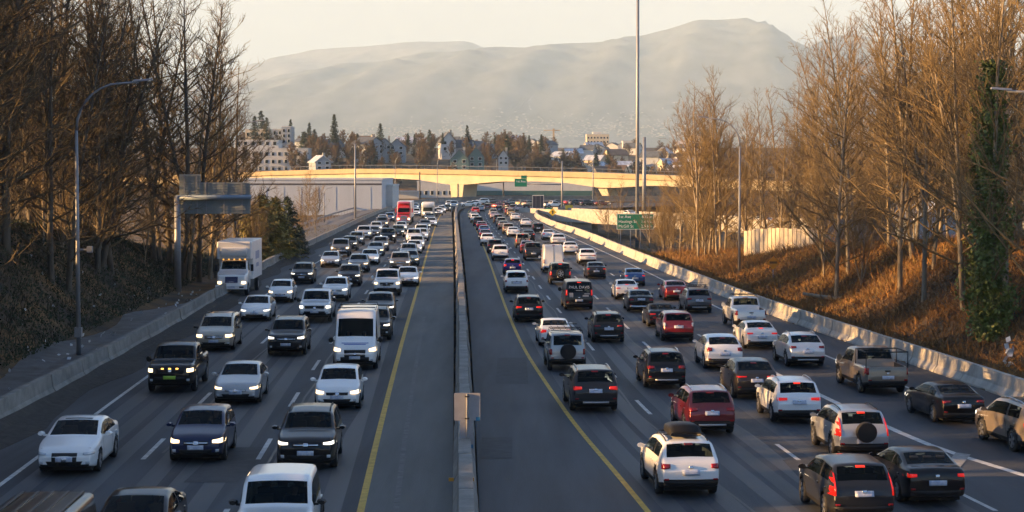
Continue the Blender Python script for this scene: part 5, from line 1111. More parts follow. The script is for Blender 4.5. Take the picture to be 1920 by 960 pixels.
# ------------------------------------------------------------------ street lamps, masts
def lamp(base, h, arm, label, dirx=1, r=.11, name='street_lamp', group='street lamps'):
    root = empty(name, base); tag(root, label, 'street lamp', group)
    b = MB(); b.tube([(0, 0, 0), (0, 0, h * .4), (0, 0, h * .82)], [r, r * .85, r * .65], 10); b.build('pole', M_STEEL, root, True)
    MB().box(-.22, .22, -.22, .22, -.3, .05).build('base', M_CONC, root)
    pts = [(dirx * arm * (1 - math.cos(a)) * .62, 0, h * .82 + h * .17 * math.sin(a)) for a in np.linspace(0, math.pi / 2, 8)]
    pts.append((dirx * arm * .86, 0, h * .995))
    MB().tube(pts, [r * .62] * 4 + [r * .45] * 5, 8).build('arm', M_STEEL, root, True)
    b = MB(); x = dirx * arm
    b.add([(x * .80, -.09, h - .06), (x * .80, .09, h - .06), (x * 1.06, .13, h + .02), (x * 1.06, -.13, h + .02), (x * .80, -.06, h + .05), (x * .80, .06, h + .05), (x * 1.06, .08, h + .11), (x * 1.06, -.08, h + .11)],
          [(0, 3, 2, 1), (4, 5, 6, 7), (0, 1, 5, 4), (1, 2, 6, 5), (2, 3, 7, 6), (3, 0, 4, 7)]); b.build('lamp_head', M_STEEL, root)
    return root
def on_ground(u, Y): p = at(u, HZ, Y); p.z = ground_z(p.x, p.y); return p
p = on_ground(144, 88); r_ = lamp(p, 13.4 - p.z, 3.4, 'tall curved street lamp rising before the dense bare trees', r=.11)
MB().box(-.16, .16, -.16, .16, .9, 1.35).build('junction_box', M_STEEL, r_)
b = MB(); b.box(.1, .5, -.05, .05, 5.0, 5.08); b.box(.45, .7, -.1, .1, 4.9, 5.2); b.build('camera_bracket', M_STEEL, r_)
p = on_ground(436, 217); lamp(p, 15.0 - p.z, 3.4, 'street lamp behind the white box truck', r=.12)
p = on_ground(1387, 165); p.z = -.5; lamp(p, 13.9 + .5, 3.5, 'curved street lamp standing behind the sunlit barrier', -1, .12)
p = on_ground(2012, 86); lamp(p, 12.9 - p.z, 3.6, 'street lamp head reaching in at the right edge', -1, .13)
for u, vb, vt, arm, lb in ((741, 372, 291, 20, 'small street lamp behind the red semi truck'), (820, 372, 293, 16, 'small street lamp left of the overpass pier'), (931, 318, 296, 18, 'small street lamp standing on the overpass right of the pier'), (608, 420, 352, 15, 'small street lamp beside the exit road')):
    Y = 520 if u != 931 else 646
    if u == 608: Y = 330
    base = at(u, vb, Y)
    if u not in (931,): base.z = min(base.z, ground_z(base.x, base.y) + .1)
    top = at(u, vt, Y); lamp(base, top.z - base.z, arm * Y / F, lb, r=.11)
for u, Y, vt, w, lb, nm in ((666, 340, 270, .20, 'plain straight pole at the end of the exit road', 'pole'), (1195, 310, -80, .32, 'very tall tapered high mast light pole rising out of the picture', 'high_mast'), (1208, 505, 257, .62, 'thick pale pole behind the high mast', 'pole'),
                           (787, 560, 322, .25, 'thin dark pole in front of the white warehouse', 'pole'), (944, 620, 342, .3, 'dark post under the middle of the overpass', 'pole'), (1112, 560, 300, .2, 'thin pale pole right of the gantry post', 'pole')):
    base = on_ground(u, Y); top = at(u, vt, Y); root = empty(nm, base); tag(root, lb, 'pole'); h = top.z - base.z
    MB().tube([(0, 0, -.3), (0, 0, h * .5), (0, 0, h)], [w, w * .85, w * .7], 12).build('shaft', M_STEEL if u not in (787, 944) else M_DARK, root, True)
    MB().box(-w * 1.6, w * 1.6, -w * 1.6, w * 1.6, -.4, .12).build('base_plate', M_CONC, root)

# ------------------------------------------------------------------ signs
RX = (math.pi / 2, 0, 0)
# back of the overhead sign on the left
p = on_ground(332, 134); root = empty('sign_gantry', p); tag(root, 'grey back of a highway sign on a cantilever post beside the box truck', 'sign')
tops = at(332, 368, 134); h = tops.z - p.z; M_SIGNB = mat('sign_back_aluminium', (.22, .25, .26), .55, .1, var=.1, vscale=2)
MB().tube([(0, 0, -.2), (0, 0, h)], [.24, .22], 14).build('post', M_STEEL, root, True)
MB().tube([(-.1, 0, h - .1), (5.3, 0, h - .05)], [.19, .15], 12).build('beam', mat('beam_blue_grey', (.20, .26, .34), .5), root, True)
z0, z1 = at(332, 401, 134).z - p.z, at(332, 342, 134).z - p.z
MB().box(.1, 5.2, .30, .34, z0, z1).build('panel', M_SIGNB, root)
MB().box(.1, 1.65, .30, .34, z1 + .01, z1 + .58).build('panel', M_SIGNB, root)
for z in np.arange(z0 + .05, z1, .19): MB().box(.1, 5.2, .25, .30, z, z + .05).build('panel_rib', M_SIGNB, root)
for z in np.arange(z1 + .06, z1 + .55, .19): MB().box(.1, 1.65, .25, .30, z, z + .05).build('panel_rib', M_SIGNB, root)
for x in (.45, 1.35, 2.0, 3.3, 4.6): MB().box(x - .05, x + .05, .18, .25, z0, z1 + (.5 if x < 1.6 else 0)).build('bracket', M_STEEL, root)
# green distance sign
Y = 282; c = at(1191, 415.5, Y); g = ground_z(c.x, c.y); root = empty('distance_sign', (c.x, c.y, g)); tag(root, 'green distance sign listing three streets behind the barrier', 'sign')
hw, hh = 2.78, 1.18; cz = c.z - g
MB().box(-hw, hw, 0, .05, cz - hh, cz + hh).build('border', M_LETTER, root); MB().box(-hw + .07, hw - .07, -.02, .0, cz - hh + .07, cz + hh - .07).build('panel', M_GREEN, root)
for i, (a, k) in enumerate((('1st Ave', '800 m'), ('Hastings St', '1.6 km'), ('McGill St', '2.9 km'))):
    z = cz + .72 - i * .72; text_on(root, a, (-hw + .25, -.035, z), .62, M_LETTER, RX, 'lettering', 'LEFT'); text_on(root, k, (hw - .2, -.035, z), .62, M_LETTER, RX, 'lettering', 'RIGHT')
for x in (-2.2, -.7, .8, 2.2): MB().box(x - .07, x + .07, .06, .2, -.3, cz + hh * .9).build('post', M_STEEL, root)
# overhead exit sign on a mast arm
Y = 455; root = empty('exit_sign', on_ground(1054, Y)); tag(root, 'green exit sign on a long mast arm under the overpass', 'sign'); o0 = root.location
A_ = at(1054, 302, Y) - o0; MB().tube([(0, 0, -.3), (0, 0, A_.z)], [.30, .16], 10).build('post', M_STEEL, root, True)
B_ = at(984, 345, Y) - o0; C_ = at(1054, 346, Y) - o0; MB().tube([B_, C_], .14, 8).build('arm', M_STEEL, root, True)
pa, pb_ = at(965, 350, Y) - o0, at(988, 335, Y) - o0
MB().box(pa.x, pb_.x, -.3, -.2, pa.z, pb_.z).build('panel', M_GREEN, root)
pc, pd = at(977, 334.8, Y) - o0, at(988, 329, Y) - o0
MB().box(pc.x, pd.x, -.3, -.2, pc.z, pd.z).build('panel', M_GREEN, root)
text_on(root, '1st Ave', ((pa.x + pb_.x) / 2, -.32, (pa.z * .35 + pb_.z * .65)), .75, M_LETTER, RX)
def diamond(u, v, Y, s, m, label, vb, writing=False):
    c = at(u, v, Y); g = ground_z(c.x, c.y); root = empty('warning_sign', (c.x, c.y, g)); tag(root, label, 'sign'); z = c.z - g
    MB().prism([(0, -s), (s, 0), (0, s), (-s, 0)], Matrix.Translation((0, 0, z)), .04).build('panel', m, root)
    MB().box(-.05, .05, .05, .12, -.3, z + s * .5).build('post', M_STEEL, root)
    if writing == 'arrow': MB().prism([(-.12, -.4), (.12, -.4), (.12, .1), (.26, .1), (0, .45), (-.26, .1), (-.12, .1)], Matrix.Translation((0, -.02, z)), .015).build('arrow', M_DARK, root)
    if writing == 'lines': MB().box(-s * .55, s * .55, -.015, 0, z - .05, z + .12).build('print', mat('dark_print', (.28, .09, .01), .6), root)
diamond(1450, 493, 152, .56, M_ORANGE, 'orange diamond sign on the sunlit grassy slope', 0, 'lines')
diamond(1036, 398, 400, .85, M_YSIGN, 'small yellow diamond warning sign in front of the ramp bridge', 0, 'arrow')
c = at(1067, 389, 440); root = empty('orange_board', (c.x, c.y, ground_z(c.x, c.y))); tag(root, 'orange board on posts by the far ramp', 'sign'); z = c.z - root.location.z
MB().box(-.9, .9, 0, .05, z - .55, z + .55).build('panel', M_YSIGN, root)
for x in (-.5, .5): MB().box(x - .06, x + .06, .06, .14, 0, z).build('post', M_STEEL, root)
c = at(1030, 393, 430); root = empty('green_board', (c.x, c.y, ground_z(c.x, c.y))); tag(root, 'little green sign panel right of the container trailer', 'sign'); z = c.z - root.location.z
MB().box(-.8, .8, 0, .05, z - .4, z + .4).build('panel', M_GREEN, root)
for x in (-.5, .5): MB().box(x - .06, x + .06, .06, .14, 0, z).build('post', M_STEEL, root)
# back of the small sign on the median close to the bridge
Y = 57.0; xm = (x_at(MED_L, Y) + x_at(MED_R, Y)) / 2; root = empty('median_sign', (xm + .05, Y, .95)); tag(root, 'blank grey back of a square sign standing on the median', 'sign')
M_SB = mat('plain_sign_back', (.30, .29, .30), .6, var=.1, vscale=3)
MB().box(-.40, .40, .03, .05, .55, 1.40).build('panel', M_SB, root); MB().box(-.22, .19, .03, .05, -.35, .54).build('panel', M_SB, root)
MB().tube([(0, 0, -.02), (0, 0, 1.38)], .03, 8).build('post', M_STEEL, root)
for z in (1.30, .62, -.02): MB().box(-.07, .07, -.035, .035, z - .02, z + .02).build('clamp', M_DARK, root)
for x, z in ((.33, .60), (.12, -.25)): MB().box(x - .06, x + .06, .022, .03, z - .05, z + .06).build('sticker', mat('blue_sticker', (.02, .16, .30), .5), root)
for k, s in ((0, -1), (1, 1)):
    o = MB().box(-.07, .07, -.02, .02, -.05, .05).build('delineator', mat('amber_reflector', (.6, .28, .03), .4), None, False, (xm + .02 + s * .28, 51.5, .60)); tag(o, 'amber reflector block on the %s face of the median near the bridge' % ('southbound' if s < 0 else 'northbound'), 'reflector')

# ------------------------------------------------------------------ fence, wall and shed on the right bank
a, b_ = at(1395, 470, 182), at(1527, 470, 170); n = 17; root = empty('board_fence', (a.x, a.y, ground_z(a.x, a.y))); tag(root, 'sunlit fence of tall pale boards with dark gaps on the right bank', 'fence')
M_BOARD = mat('pale_board', (.50, .42, .30), .8, var=.15, vscale=2)
ang = math.atan2(b_.y - a.y, b_.x - a.x); Ln = (b_ - a).length; w = Ln / n
for i in range(n):
    q = a.lerp(b_, (i + .5) / n); z = ground_z(q.x, q.y); top = at(1395, np.interp(i, [0, 4, 16], [436, 430, 426]), 176).z + random.uniform(-.08, .08)
    o = MB().box(-w * .42, w * .42, -.05, .05, -.4, top - z).build('board', M_BOARD, root, False, Vector((q.x, q.y, z)) - root.location); o.rotation_euler = (0, 0, ang)
for h in (.5, 1.6):
    v = [Vector((q.x, q.y + .12, ground_z(q.x, q.y) + h)) - root.location for q in (a, b_)]; MB().tube(v, .06, 4).build('rail', M_DARK, root)
p = at(1532, 470, 170); o = empty('concrete_wall', (p.x, p.y, ground_z(p.x, p.y))); tag(o, 'grey block wall standing right of the sunlit board fence', 'wall')
MB().box(-.2, .2, -.2, .2, -.3, 2.9).build('pillar', M_CONC, o)
for i in range(3): MB().box(.25 + i * 2.3, 2.5 + i * 2.3, -.1, .1, -.5, 2.6).build('wall_panel', mat('grey_block', (.22, .20, .18), .9, var=.2, vscale=1), o)

def gable(name, c, w, d, h, rh, rot, mw, mr, label, cat='house', group=None, win=(2, 2), chim=False, flat=False):
    root = empty(name, c, rot); tag(root, label, cat, group)
    b = MB(); b.box(-w / 2, w / 2, -d / 2, d / 2, -3, h)
    if not flat:
        b.add([(-w / 2, -d / 2, h), (w / 2, -d / 2, h), (0, -d / 2, h + rh)], [(0, 1, 2)]); b.add([(-w / 2, d / 2, h), (w / 2, d / 2, h), (0, d / 2, h + rh)], [(2, 1, 0)])
    b.build('wall', mw, root)
    if flat: MB().box(-w / 2 - .2, w / 2 + .2, -d / 2 - .2, d / 2 + .2, h, h + rh).build('roof', mr, root)
    else:
        r = MB(); e = .5; k = .25; sl = rh / (w / 2)
        for s in (1, -1):
            r.add([(s * (w / 2 + e), -d / 2 - e, h - sl * e), (0, -d / 2 - e, h + rh), (0, d / 2 + e, h + rh), (s * (w / 2 + e), d / 2 + e, h - sl * e), (s * (w / 2 + e), -d / 2 - e, h - sl * e + k), (0, -d / 2 - e, h + rh + k), (0, d / 2 + e, h + rh + k), (s * (w / 2 + e), d / 2 + e, h - sl * e + k)],
                  [(0, 1, 2, 3), (7, 6, 5, 4), (0, 4, 5, 1), (1, 5, 6, 2), (2, 6, 7, 3), (3, 7, 4, 0)])
        ro = r.build('roof', mr, root)
        if chim: MB().box(w * .18, w * .18 + .9, -.4, .5, h + rh * .3, h + rh + 1.2).build('chimney', M_CONC, ro)
    nx_, nz_ = win
    for i in range(nx_):
        for j in range(nz_):
            x = -w / 2 + (i + .5) * w / nx_; z = (j + .45) * h / nz_; ww, wh = min(1.3, w / nx_ * .5), min(1.5, h / nz_ * .5)
            fr = MB().box(x - ww / 2 - .1, x + ww / 2 + .1, -d / 2 - .06, -d / 2 + .05, z, z + wh + .2).build('window', M_LETTER, root)
            MB().box(x - ww / 2, x + ww / 2, -d / 2 - .09, -d / 2 - .061, z + .1, z + wh + .1).build('pane', M_GLASS, fr)
    return root
M_SNOW = mat('snowy_roof', (.62, .66, .74), .7, base2=(.30, .32, .36), vscale=.7)
M_SLATE = mat('slate_roof', (.085, .095, .11), .8, var=.25, vscale=.5)
M_BROOF = mat('brown_roof', (.13, .09, .065), .85, var=.25, vscale=.5)
M_WALLW = mat('white_wall', (.54, .54, .53), .8, var=.08, vscale=.4)
M_WALLB = mat('blue_grey_wall', (.30, .33, .37), .8, var=.08, vscale=.4)
M_WALLC = mat('cream_wall', (.58, .50, .36), .8, var=.08, vscale=.4)
M_WALLT = mat('teal_gable', (.10, .17, .16), .8, var=.1, vscale=.4)
c = at(1722, 410, 200); c.z = ground_z(c.x, c.y); gable('shed', c, 5.2, 6, max(1.2, at(1722, 408, 200).z - c.z), 1.5, .5, M_WALLB, M_SNOW, 'small shed with a frosted pale roof among the right-hand trees', 'shed', win=(1, 1))

# ------------------------------------------------------------------ warehouses and flats beyond
def block(name, label, u0, u1, vt, vb, Y, d, m, cat='building', mroof=None, bands=(), wins=None, wm=None):
    a, c = at(u0, vt, Y), at(u1, vb, Y); root = empty(name, ((a.x + c.x) / 2, Y, min(c.z, ground_z((a.x + c.x) / 2, Y) + 1))); tag(root, label, cat); w = c.x - a.x; h = a.z - root.location.z
    MB().box(-w / 2, w / 2, 0, d, -4, h).build('wall', m, root); MB().box(-w / 2 - .15, w / 2 + .15, -.15, d + .15, h, h + .35).build('roof', mroof or M_WALLW, root)
    for f0, f1, bm in bands: MB().box(-w / 2 + .02, w / 2 - .02, -.08, -.005, h * f0, h * f1).build('cladding_band', bm, root)
    if wins:
        nx_, rows = wins
        for fz in rows:
            for i in range(nx_):
                x = -w / 2 + (i + .5) * w / nx_; ww = w / nx_ * .40; z = h * fz
                fr = MB().box(x - ww / 2 - .1, x + ww / 2 + .1, -.10, -.0, z - .1, z + 1.5).build('window', M_WALLW, root); MB().box(x - ww / 2, x + ww / 2, -.14, -.102, z, z + 1.4).build('pane', wm or M_GLASS, fr)
    return root
M_WARE = mat('pale_blue_cladding', (.44, .48, .53), .7, var=.06, vscale=.2, stretch=(4, 4, .1))
r1 = block('warehouse', 'long pale blue-grey warehouse beneath the overpass on the left', 380, 716, 337.5, 392, 430, 40, M_WARE, bands=((.84, .89, mat('dark_band', (.06, .05, .05), .7)),))
for x in np.linspace(-18, 18, 10): MB().box(x - .05, x + .05, -.05, 0, 0, 5.4).build('panel_joint', M_WARE, r1)
block('warehouse', 'low white warehouse extension with dark door posts', 708, 736, 349, 392, 445, 25, M_WALLW, bands=())
wr_ = None
block('warehouse', 'white windowless warehouse left of the overpass pier', 782, 850, 341, 378, 700, 30, M_WALLW, wins=(6, (.35,)))
block('warehouse', 'white low building with green glazing band right of the pier', 872, 1110, 341, 378, 715, 30, M_WALLW, bands=((.30, .55, mat('green_glazing', (.05, .12, .11), .3)),))
block('warehouse', 'small white annex in front of the bare trees under the bridge', 745, 784, 360, 378, 680, 12, M_WALLW)
block('apartment_building', 'white three-storey apartment block above the overpass on the left', 470, 578, 279, 330, 770, 14, M_WALLW, wins=(9, (.22, .47, .75)))
block('apartment_building', 'white upper wing stepped behind the white apartment block', 440, 522, 264, 300, 790, 14, M_WALLW, wins=(6, (.80,)))
block('apartment_building', 'cream block with a sunlit frame at the top left of the hill', 460, 504, 243, 280, 860, 14, M_WALLC, wins=(5, (.75, .45)))
block('apartment_building', 'grey flat-roofed tower block right of the cream block', 528, 546, 238, 285, 880, 14, M_WALLB, wins=(2, (.8, .6, .4)))
block('apartment_building', 'grey wing with a white roof edge beside the tower block', 510, 530, 243, 285, 882, 14, M_WALLB, wins=(2, (.8,)))
for u, v, Y, w, h, rh, rot, mw, mr, lb in (
    (690, 276, 800, 16, 6, 4, .9, M_WALLB, M_SLATE, 'grey-roofed house left of the row of gables'), (722, 278, 805, 9, 6, 4, 0, M_WALLB, M_SLATE, 'slate gabled house in the middle of the hillside row'), (745, 279, 805, 9, 6, 4, 0, M_WALLB, M_SLATE, 'slate gabled house at the right of the hillside row'),
    (838, 272, 830, 8, 7, 5, .2, M_WALLW, M_SLATE, 'white gabled house with tall bright front on the hill'), (868, 277, 832, 12, 5, 4, 1.3, M_WALLB, M_SLATE, 'dark roofed house behind the bright white gable'), (862, 305, 745, 9, 6, 5, 0, M_WALLT, M_SLATE, 'teal fronted gable house above the pier'),
    (893, 300, 750, 8, 6, 5, 0, M_WALLT, M_SLATE, 'teal house with steep roof right of the pier'), (944, 296, 760, 5, 5, 3.4, 0, M_WALLW, M_SLATE, 'tiny white gabled house over the overpass'), (910, 283, 840, 14, 5, 3.5, 1.0, M_WALLB, M_SLATE, 'long slate roof among the hillside trees'),
    (600, 305, 745, 8, 5, 3, .4, M_WALLB, M_SNOW, 'small house with pale roof right of the apartment block')):
    c = at(u, v + 9, Y); c.z = max(c.z - 1.5, ground_z(c.x, c.y) - .5); gable('house', c, w * .8, 9, h * .75, rh * .8, rot, mw, mr, lb, 'house', 'houses on the far hill', chim=(u % 2 == 0))
block('apartment_building', 'wide cream building with stepped top on the skyline', 1100, 1142, 252, 275, 1500, 20, M_WALLC, wins=(7, (.7, .4)))
block('apartment_building', 'bright white slab on the skyline beside the cream building', 1112, 1128, 248, 262, 1520, 18, M_WALLW)
block('apartment_building', 'white low slab left of the high mast on the skyline', 1168, 1188, 265, 280, 1300, 18, M_WALLW, wins=(5, (.6,)))
block('apartment_building', 'cream block seen through the trees right of the high mast', 1296, 1316, 254, 275, 1400, 18, M_WALLC, wins=(4, (.6,)))
random.seed(5)
hm = [(M_WALLW, M_SNOW), (M_WALLC, M_BROOF), (M_WALLB, M_SLATE), (M_WALLW, M_SLATE), (M_WALLC, M_SNOW)]
for i in range(46):
    Y = random.uniform(820, 1350); u = random.uniform(1000, 1330) if i < 34 else random.uniform(560, 1000); x = (u - 960) / F * Y; z = ground_z(x, Y)
    mw, mr = random.choice(hm); gable('house', Vector((x, Y, z)), random.uniform(8, 13), random.uniform(9, 14), random.uniform(4, 6), random.uniform(2, 3.4), random.uniform(0, 3.1), mw, mr, 'small snow-dusted or tiled house scattered among bare trees on the far slope', 'house', 'small houses on the far slope', win=(2, 1))
# tower crane on the skyline
c = at(1038, 262, 1700); root = empty('tower_crane', c); tag(root, 'thin tower crane on the skyline', 'crane')
M_CR = mat('crane_yellow', (.45, .32, .16), .6); h = at(1038, 241, 1700).z - c.z
MB().box(-.8, .8, -.8, .8, -10, h).build('tower', M_CR, root); MB().box(-9, 6, -.4, .4, h - 2, h - 1.2).build('jib', M_CR, root)
# ------------------------------------------------------------------ trees
class TB:
    """tubes gathered with numpy"""
    def __init__(s): s.v = []; s.f = []; s.n = 0
    def tube(s, P, R, k):
        P = np.asarray(P, float); m = len(P); T = np.gradient(P, axis=0); T /= np.linalg.norm(T, axis=1)[:, None] + 1e-9
        ref = np.array([0, 0, 1.]) if abs(T[0, 2]) < .85 else np.array([1., 0, 0])
        A = np.cross(T, ref); A /= np.linalg.norm(A, axis=1)[:, None] + 1e-9; B = np.cross(T, A)
        a = 2 * np.pi * np.arange(k) / k
        V = P[:, None] + (A[:, None] * np.cos(a)[None, :, None] + B[:, None] * np.sin(a)[None, :, None]) * np.asarray(R)[:, None, None]
        i = np.arange(m - 1)[:, None] * k; j = np.arange(k)[None]; j2 = (j + 1) % k
        s.v.append(V.reshape(-1, 3)); s.f.append((np.stack([i + j, i + j2, i + k + j2, i + k + j], -1) + s.n).reshape(-1, 4)); s.n += m * k
    def mesh(s, name, m, smooth=True):
        V = np.concatenate(s.v); Fc = np.concatenate(s.f); me = bpy.data.meshes.new(name)
        me.vertices.add(len(V)); me.vertices.foreach_set('co', V.ravel()); me.loops.add(Fc.size); me.loops.foreach_set('vertex_index', Fc.ravel().astype(np.int32))
        me.polygons.add(len(Fc)); me.polygons.foreach_set('loop_start', np.arange(0, Fc.size, 4, dtype=np.int32)); me.polygons.foreach_set('loop_total', np.full(len(Fc), 4, np.int32))
        me.update(calc_edges=True); me.polygons.foreach_set('use_smooth', [smooth] * len(me.polygons)); me.materials.append(m); return me
def curve(r, p, d, L, n, up=.25, wob=.1):
    P = [p]; d = d / np.linalg.norm(d)
    for i in range(n):
        d = d + np.array([0, 0, up / n]) + r.normal(0, wob / math.sqrt(n), 3); d /= np.linalg.norm(d); P.append(P[-1] + d * L / n)
    return np.array(P)
def bare_tree(seed, Hh=18., r0=.20, first=.12, limbs=46, spread=.30, lean=.03, up=.5, twig=6, forks=0, ang=(35, 62), bark=M_BARK, twm=M_TWIG, dens=1.0, tk=1.0):
    r = np.random.default_rng(seed); T, C = TB(), TB()
    stems = [(curve(r, np.zeros(3), np.array([r.normal(0, lean), r.normal(0, lean), 1.]), Hh, 12, .1, .07), r0, first)]
    for k in range(forks):
        h = r.uniform(.0, .3); b = stems[0][0]; i = h * 12; p = b[int(i)] + (b[int(i) + 1] - b[int(i)]) * (i % 1); a = r.uniform(0, 6.28)
        stems.append((curve(r, p, np.array([math.cos(a) * .28, math.sin(a) * .28, 1.]), Hh * r.uniform(.6, .85), 10, .25, .08), r0 * .7, .15))
    for P, rr, f0 in stems:
        m = len(P); q = np.linspace(0, 1, m); T.tube(P, rr * (1 - q) ** .8 + .012, 7); n = int(limbs / (1 + .5 * forks)); ga = r.uniform(0, 6.28)
        for i in range(n):
            h = f0 + (1 - f0) * ((i + r.uniform(0, 1)) / n) ** .9; h = min(h, .985); k = h * (m - 1); k0 = int(k); p = P[k0] + (P[k0 + 1] - P[k0]) * (k - k0)
            ga += 2.4 + r.normal(0, .5); an = math.radians(r.uniform(*ang)) * (1 - .35 * h)
            L = Hh * spread * (1 - h) ** .65 * r.uniform(.55, 1.15) + .5; dr = np.array([math.cos(ga) * math.sin(an), math.sin(ga) * math.sin(an), math.cos(an)])
            lr = min(.42 * rr * (1 - h) ** .8 + .010, .0135 * L ** .9 + .008); B = curve(r, p, dr, L, 6, up * r.uniform(.3, 1.2), .22)
            C.tube(B, lr * (1 - np.linspace(0, 1, 7)) ** .8 + .004, 4)
            nb = max(3, int(L * 2.6 * dens))
            for j in range(nb):
                s = r.uniform(.12, 1.0) * 6; s0 = min(int(s), 5); bp_ = B[s0] + (B[s0 + 1] - B[s0]) * (s - s0); bd = B[s0 + 1] - B[s0]; bd /= np.linalg.norm(bd)
                sd = bd + r.normal(0, .55, 3) + np.array([0, 0, .15]); l2 = L * r.uniform(.14, .36) * (1.15 - s / 8) + .25
                Q = curve(r, bp_, sd, l2, 3, .25, .25); C.tube(Q, np.array([.014, .012, .009, .005]) * (1 + .25 * l2) * tk, 3)
                for t in range(int(twig * (.5 + l2 * .5))):
                    s2 = r.uniform(.1, 1) * 3; a0 = min(int(s2), 2); tp = Q[a0] + (Q[a0 + 1] - Q[a0]) * (s2 - a0)
                    td = (Q[a0 + 1] - Q[a0]) / np.linalg.norm(Q[a0 + 1] - Q[a0]) + r.normal(0, .6, 3) + np.array([0, 0, .15]); l3 = r.uniform(.25, .7)
                    td /= np.linalg.norm(td); e = tp + td * l3; mid = (tp + e) / 2 + r.normal(0, .03, 3); C.tube([tp, mid, e], np.array([.009, .0075, .004]) * tk, 3)
    return T.mesh('trunk', bark), C.mesh('crown', twm)
def place_tree(V, loc, rz, sc, name, label, cat='tree', group=None, tilt=(0, 0)):
    root = empty(name, loc, rz); root.rotation_euler = (tilt[0], tilt[1], rz); root.scale = (sc, sc, sc); tag(root, label, cat, group)
    link('trunk', V[0], root); link('crown', V[1], root); return root
M_FARTW = mat('far_twigs', (.13, .08, .038), .9, base2=(.07, .055, .03), vscale=.15)
VL = [bare_tree(100 + i, 19, .20, .05, 58, .32, .04, .5, 4, forks=i % 2, ang=(40, 95), dens=.9) for i in range(4)]
VR = [bare_tree(200 + i, 19, .145, .10, 58, .34, .05, .42, 3, forks=(0, 1, 0, 2)[i], ang=(32, 80), dens=.8, bark=M_BARKL, twm=M_TWIGR) for i in range(4)]
VS = [bare_tree(300 + i, 8, .06, .05, 40, .36, .05, .6, 4, forks=3, ang=(25, 60), bark=M_BARKL, twm=M_TWIGR) for i in range(3)]   # thickets of saplings
VF = [bare_tree(500 + i, 10, .14, .12, 36, .42, .03, .4, 5, forks=1 + i % 2, ang=(30, 85), bark=M_BARK, twm=M_FARTW, dens=.7, tk=9.0) for i in range(3)]
random.seed(21)
# left wood: a deep belt on the bank
LB = 'tall bare alder in the dense wood on the left bank'
for i in range(88):
    for _ in range(40):
        Y = random.uniform(52, 176); x = x_at(L_EDGE, Y) - random.uniform(5.5, 21)
        uu = 960 + x / Y * F
        if Y > 128 and x_at(L_EDGE, Y) - x < 5.5 + (Y - 128) * .18: continue
        if uu > 505 or uu < -900 or (Y < 142 and uu > 262): continue
        if any(a < Y + .17 * (x + 25) < b for a, b in ((74, 78), (94, 99), (108, 116), (124, 133), (141, 150), (158, 166))): continue      # gaps shaped along the sun direction so bands of light get through
        break
    place_tree(random.choice(VL), (x, Y, ground_z(x, Y) - .15), random.uniform(0, 6.28), random.uniform(.8, 1.22), 'alder_tree', LB, 'tree', 'bare alders on the left bank', (random.gauss(0, .03), random.gauss(0, .04)))
for i in range(24):     # out-of-view alders beside the bridge, added to shade the near road
    Y = random.uniform(0, 62); x = x_at(L_EDGE, Y) - random.uniform(5, 22)
    place_tree(random.choice(VL), (x, Y, ground_z(x, Y) - .15), random.uniform(0, 6.28), random.uniform(.9, 1.2), 'alder_tree', 'unseen bare alder added to shade the near lanes', 'tree', 'unseen alders added for shade')
for i, (u, Y, sc) in enumerate(((392, 150, 1.15), (352, 144, 1.05), (300, 146, 1.1), (425, 168, .8))):
    p = on_ground(u, Y); place_tree(VR[i % 4], (p.x, p.y, p.z - .1), i * 1.3, sc, 'birch_tree', ('tall pale-barked bare tree rising right behind the sign gantry panel', 'pale-barked bare tree rising just behind the sign gantry post', 'pale-barked bare tree left of the sign gantry post', 'shortest pale-barked bare tree, right of the sign gantry')[i], 'tree', 'pale bare trees by the gantry', (0, .06))
for i, (u, Y, sc, lb) in enumerate(((404, 152, 1.05, 'wide-branching alder right of the sign gantry post'), (438, 164, .95, 'alder spreading its twigs above the box truck'), (372, 146, 1.15, 'alder standing against the sign gantry panel'), (340, 144, 1.2, 'tall alder behind the sign gantry post'), (318, 150, 1.2, 'tall alder one trunk left of the sign gantry post'), (288, 144, 1.15, 'alder midway between the near lamp and the gantry'))):
    p = on_ground(u, Y); place_tree(VL[i % 4], (p.x, p.y, p.z - .1), i * 2.2, sc, 'alder_tree', lb, 'tree', 'bare alders on the left bank', (0, .05))
for i in range(26):
    Y = random.uniform(60, 150); x = x_at(L_EDGE, Y) - random.uniform(6, 14)
    place_tree(random.choice(VS), (x, Y, ground_z(x, Y) - .1), random.uniform(0, 6.28), random.uniform(.5, .95), 'sapling', 'thin bare sapling at the foot of the left wood', 'tree', 'saplings on the left bank')
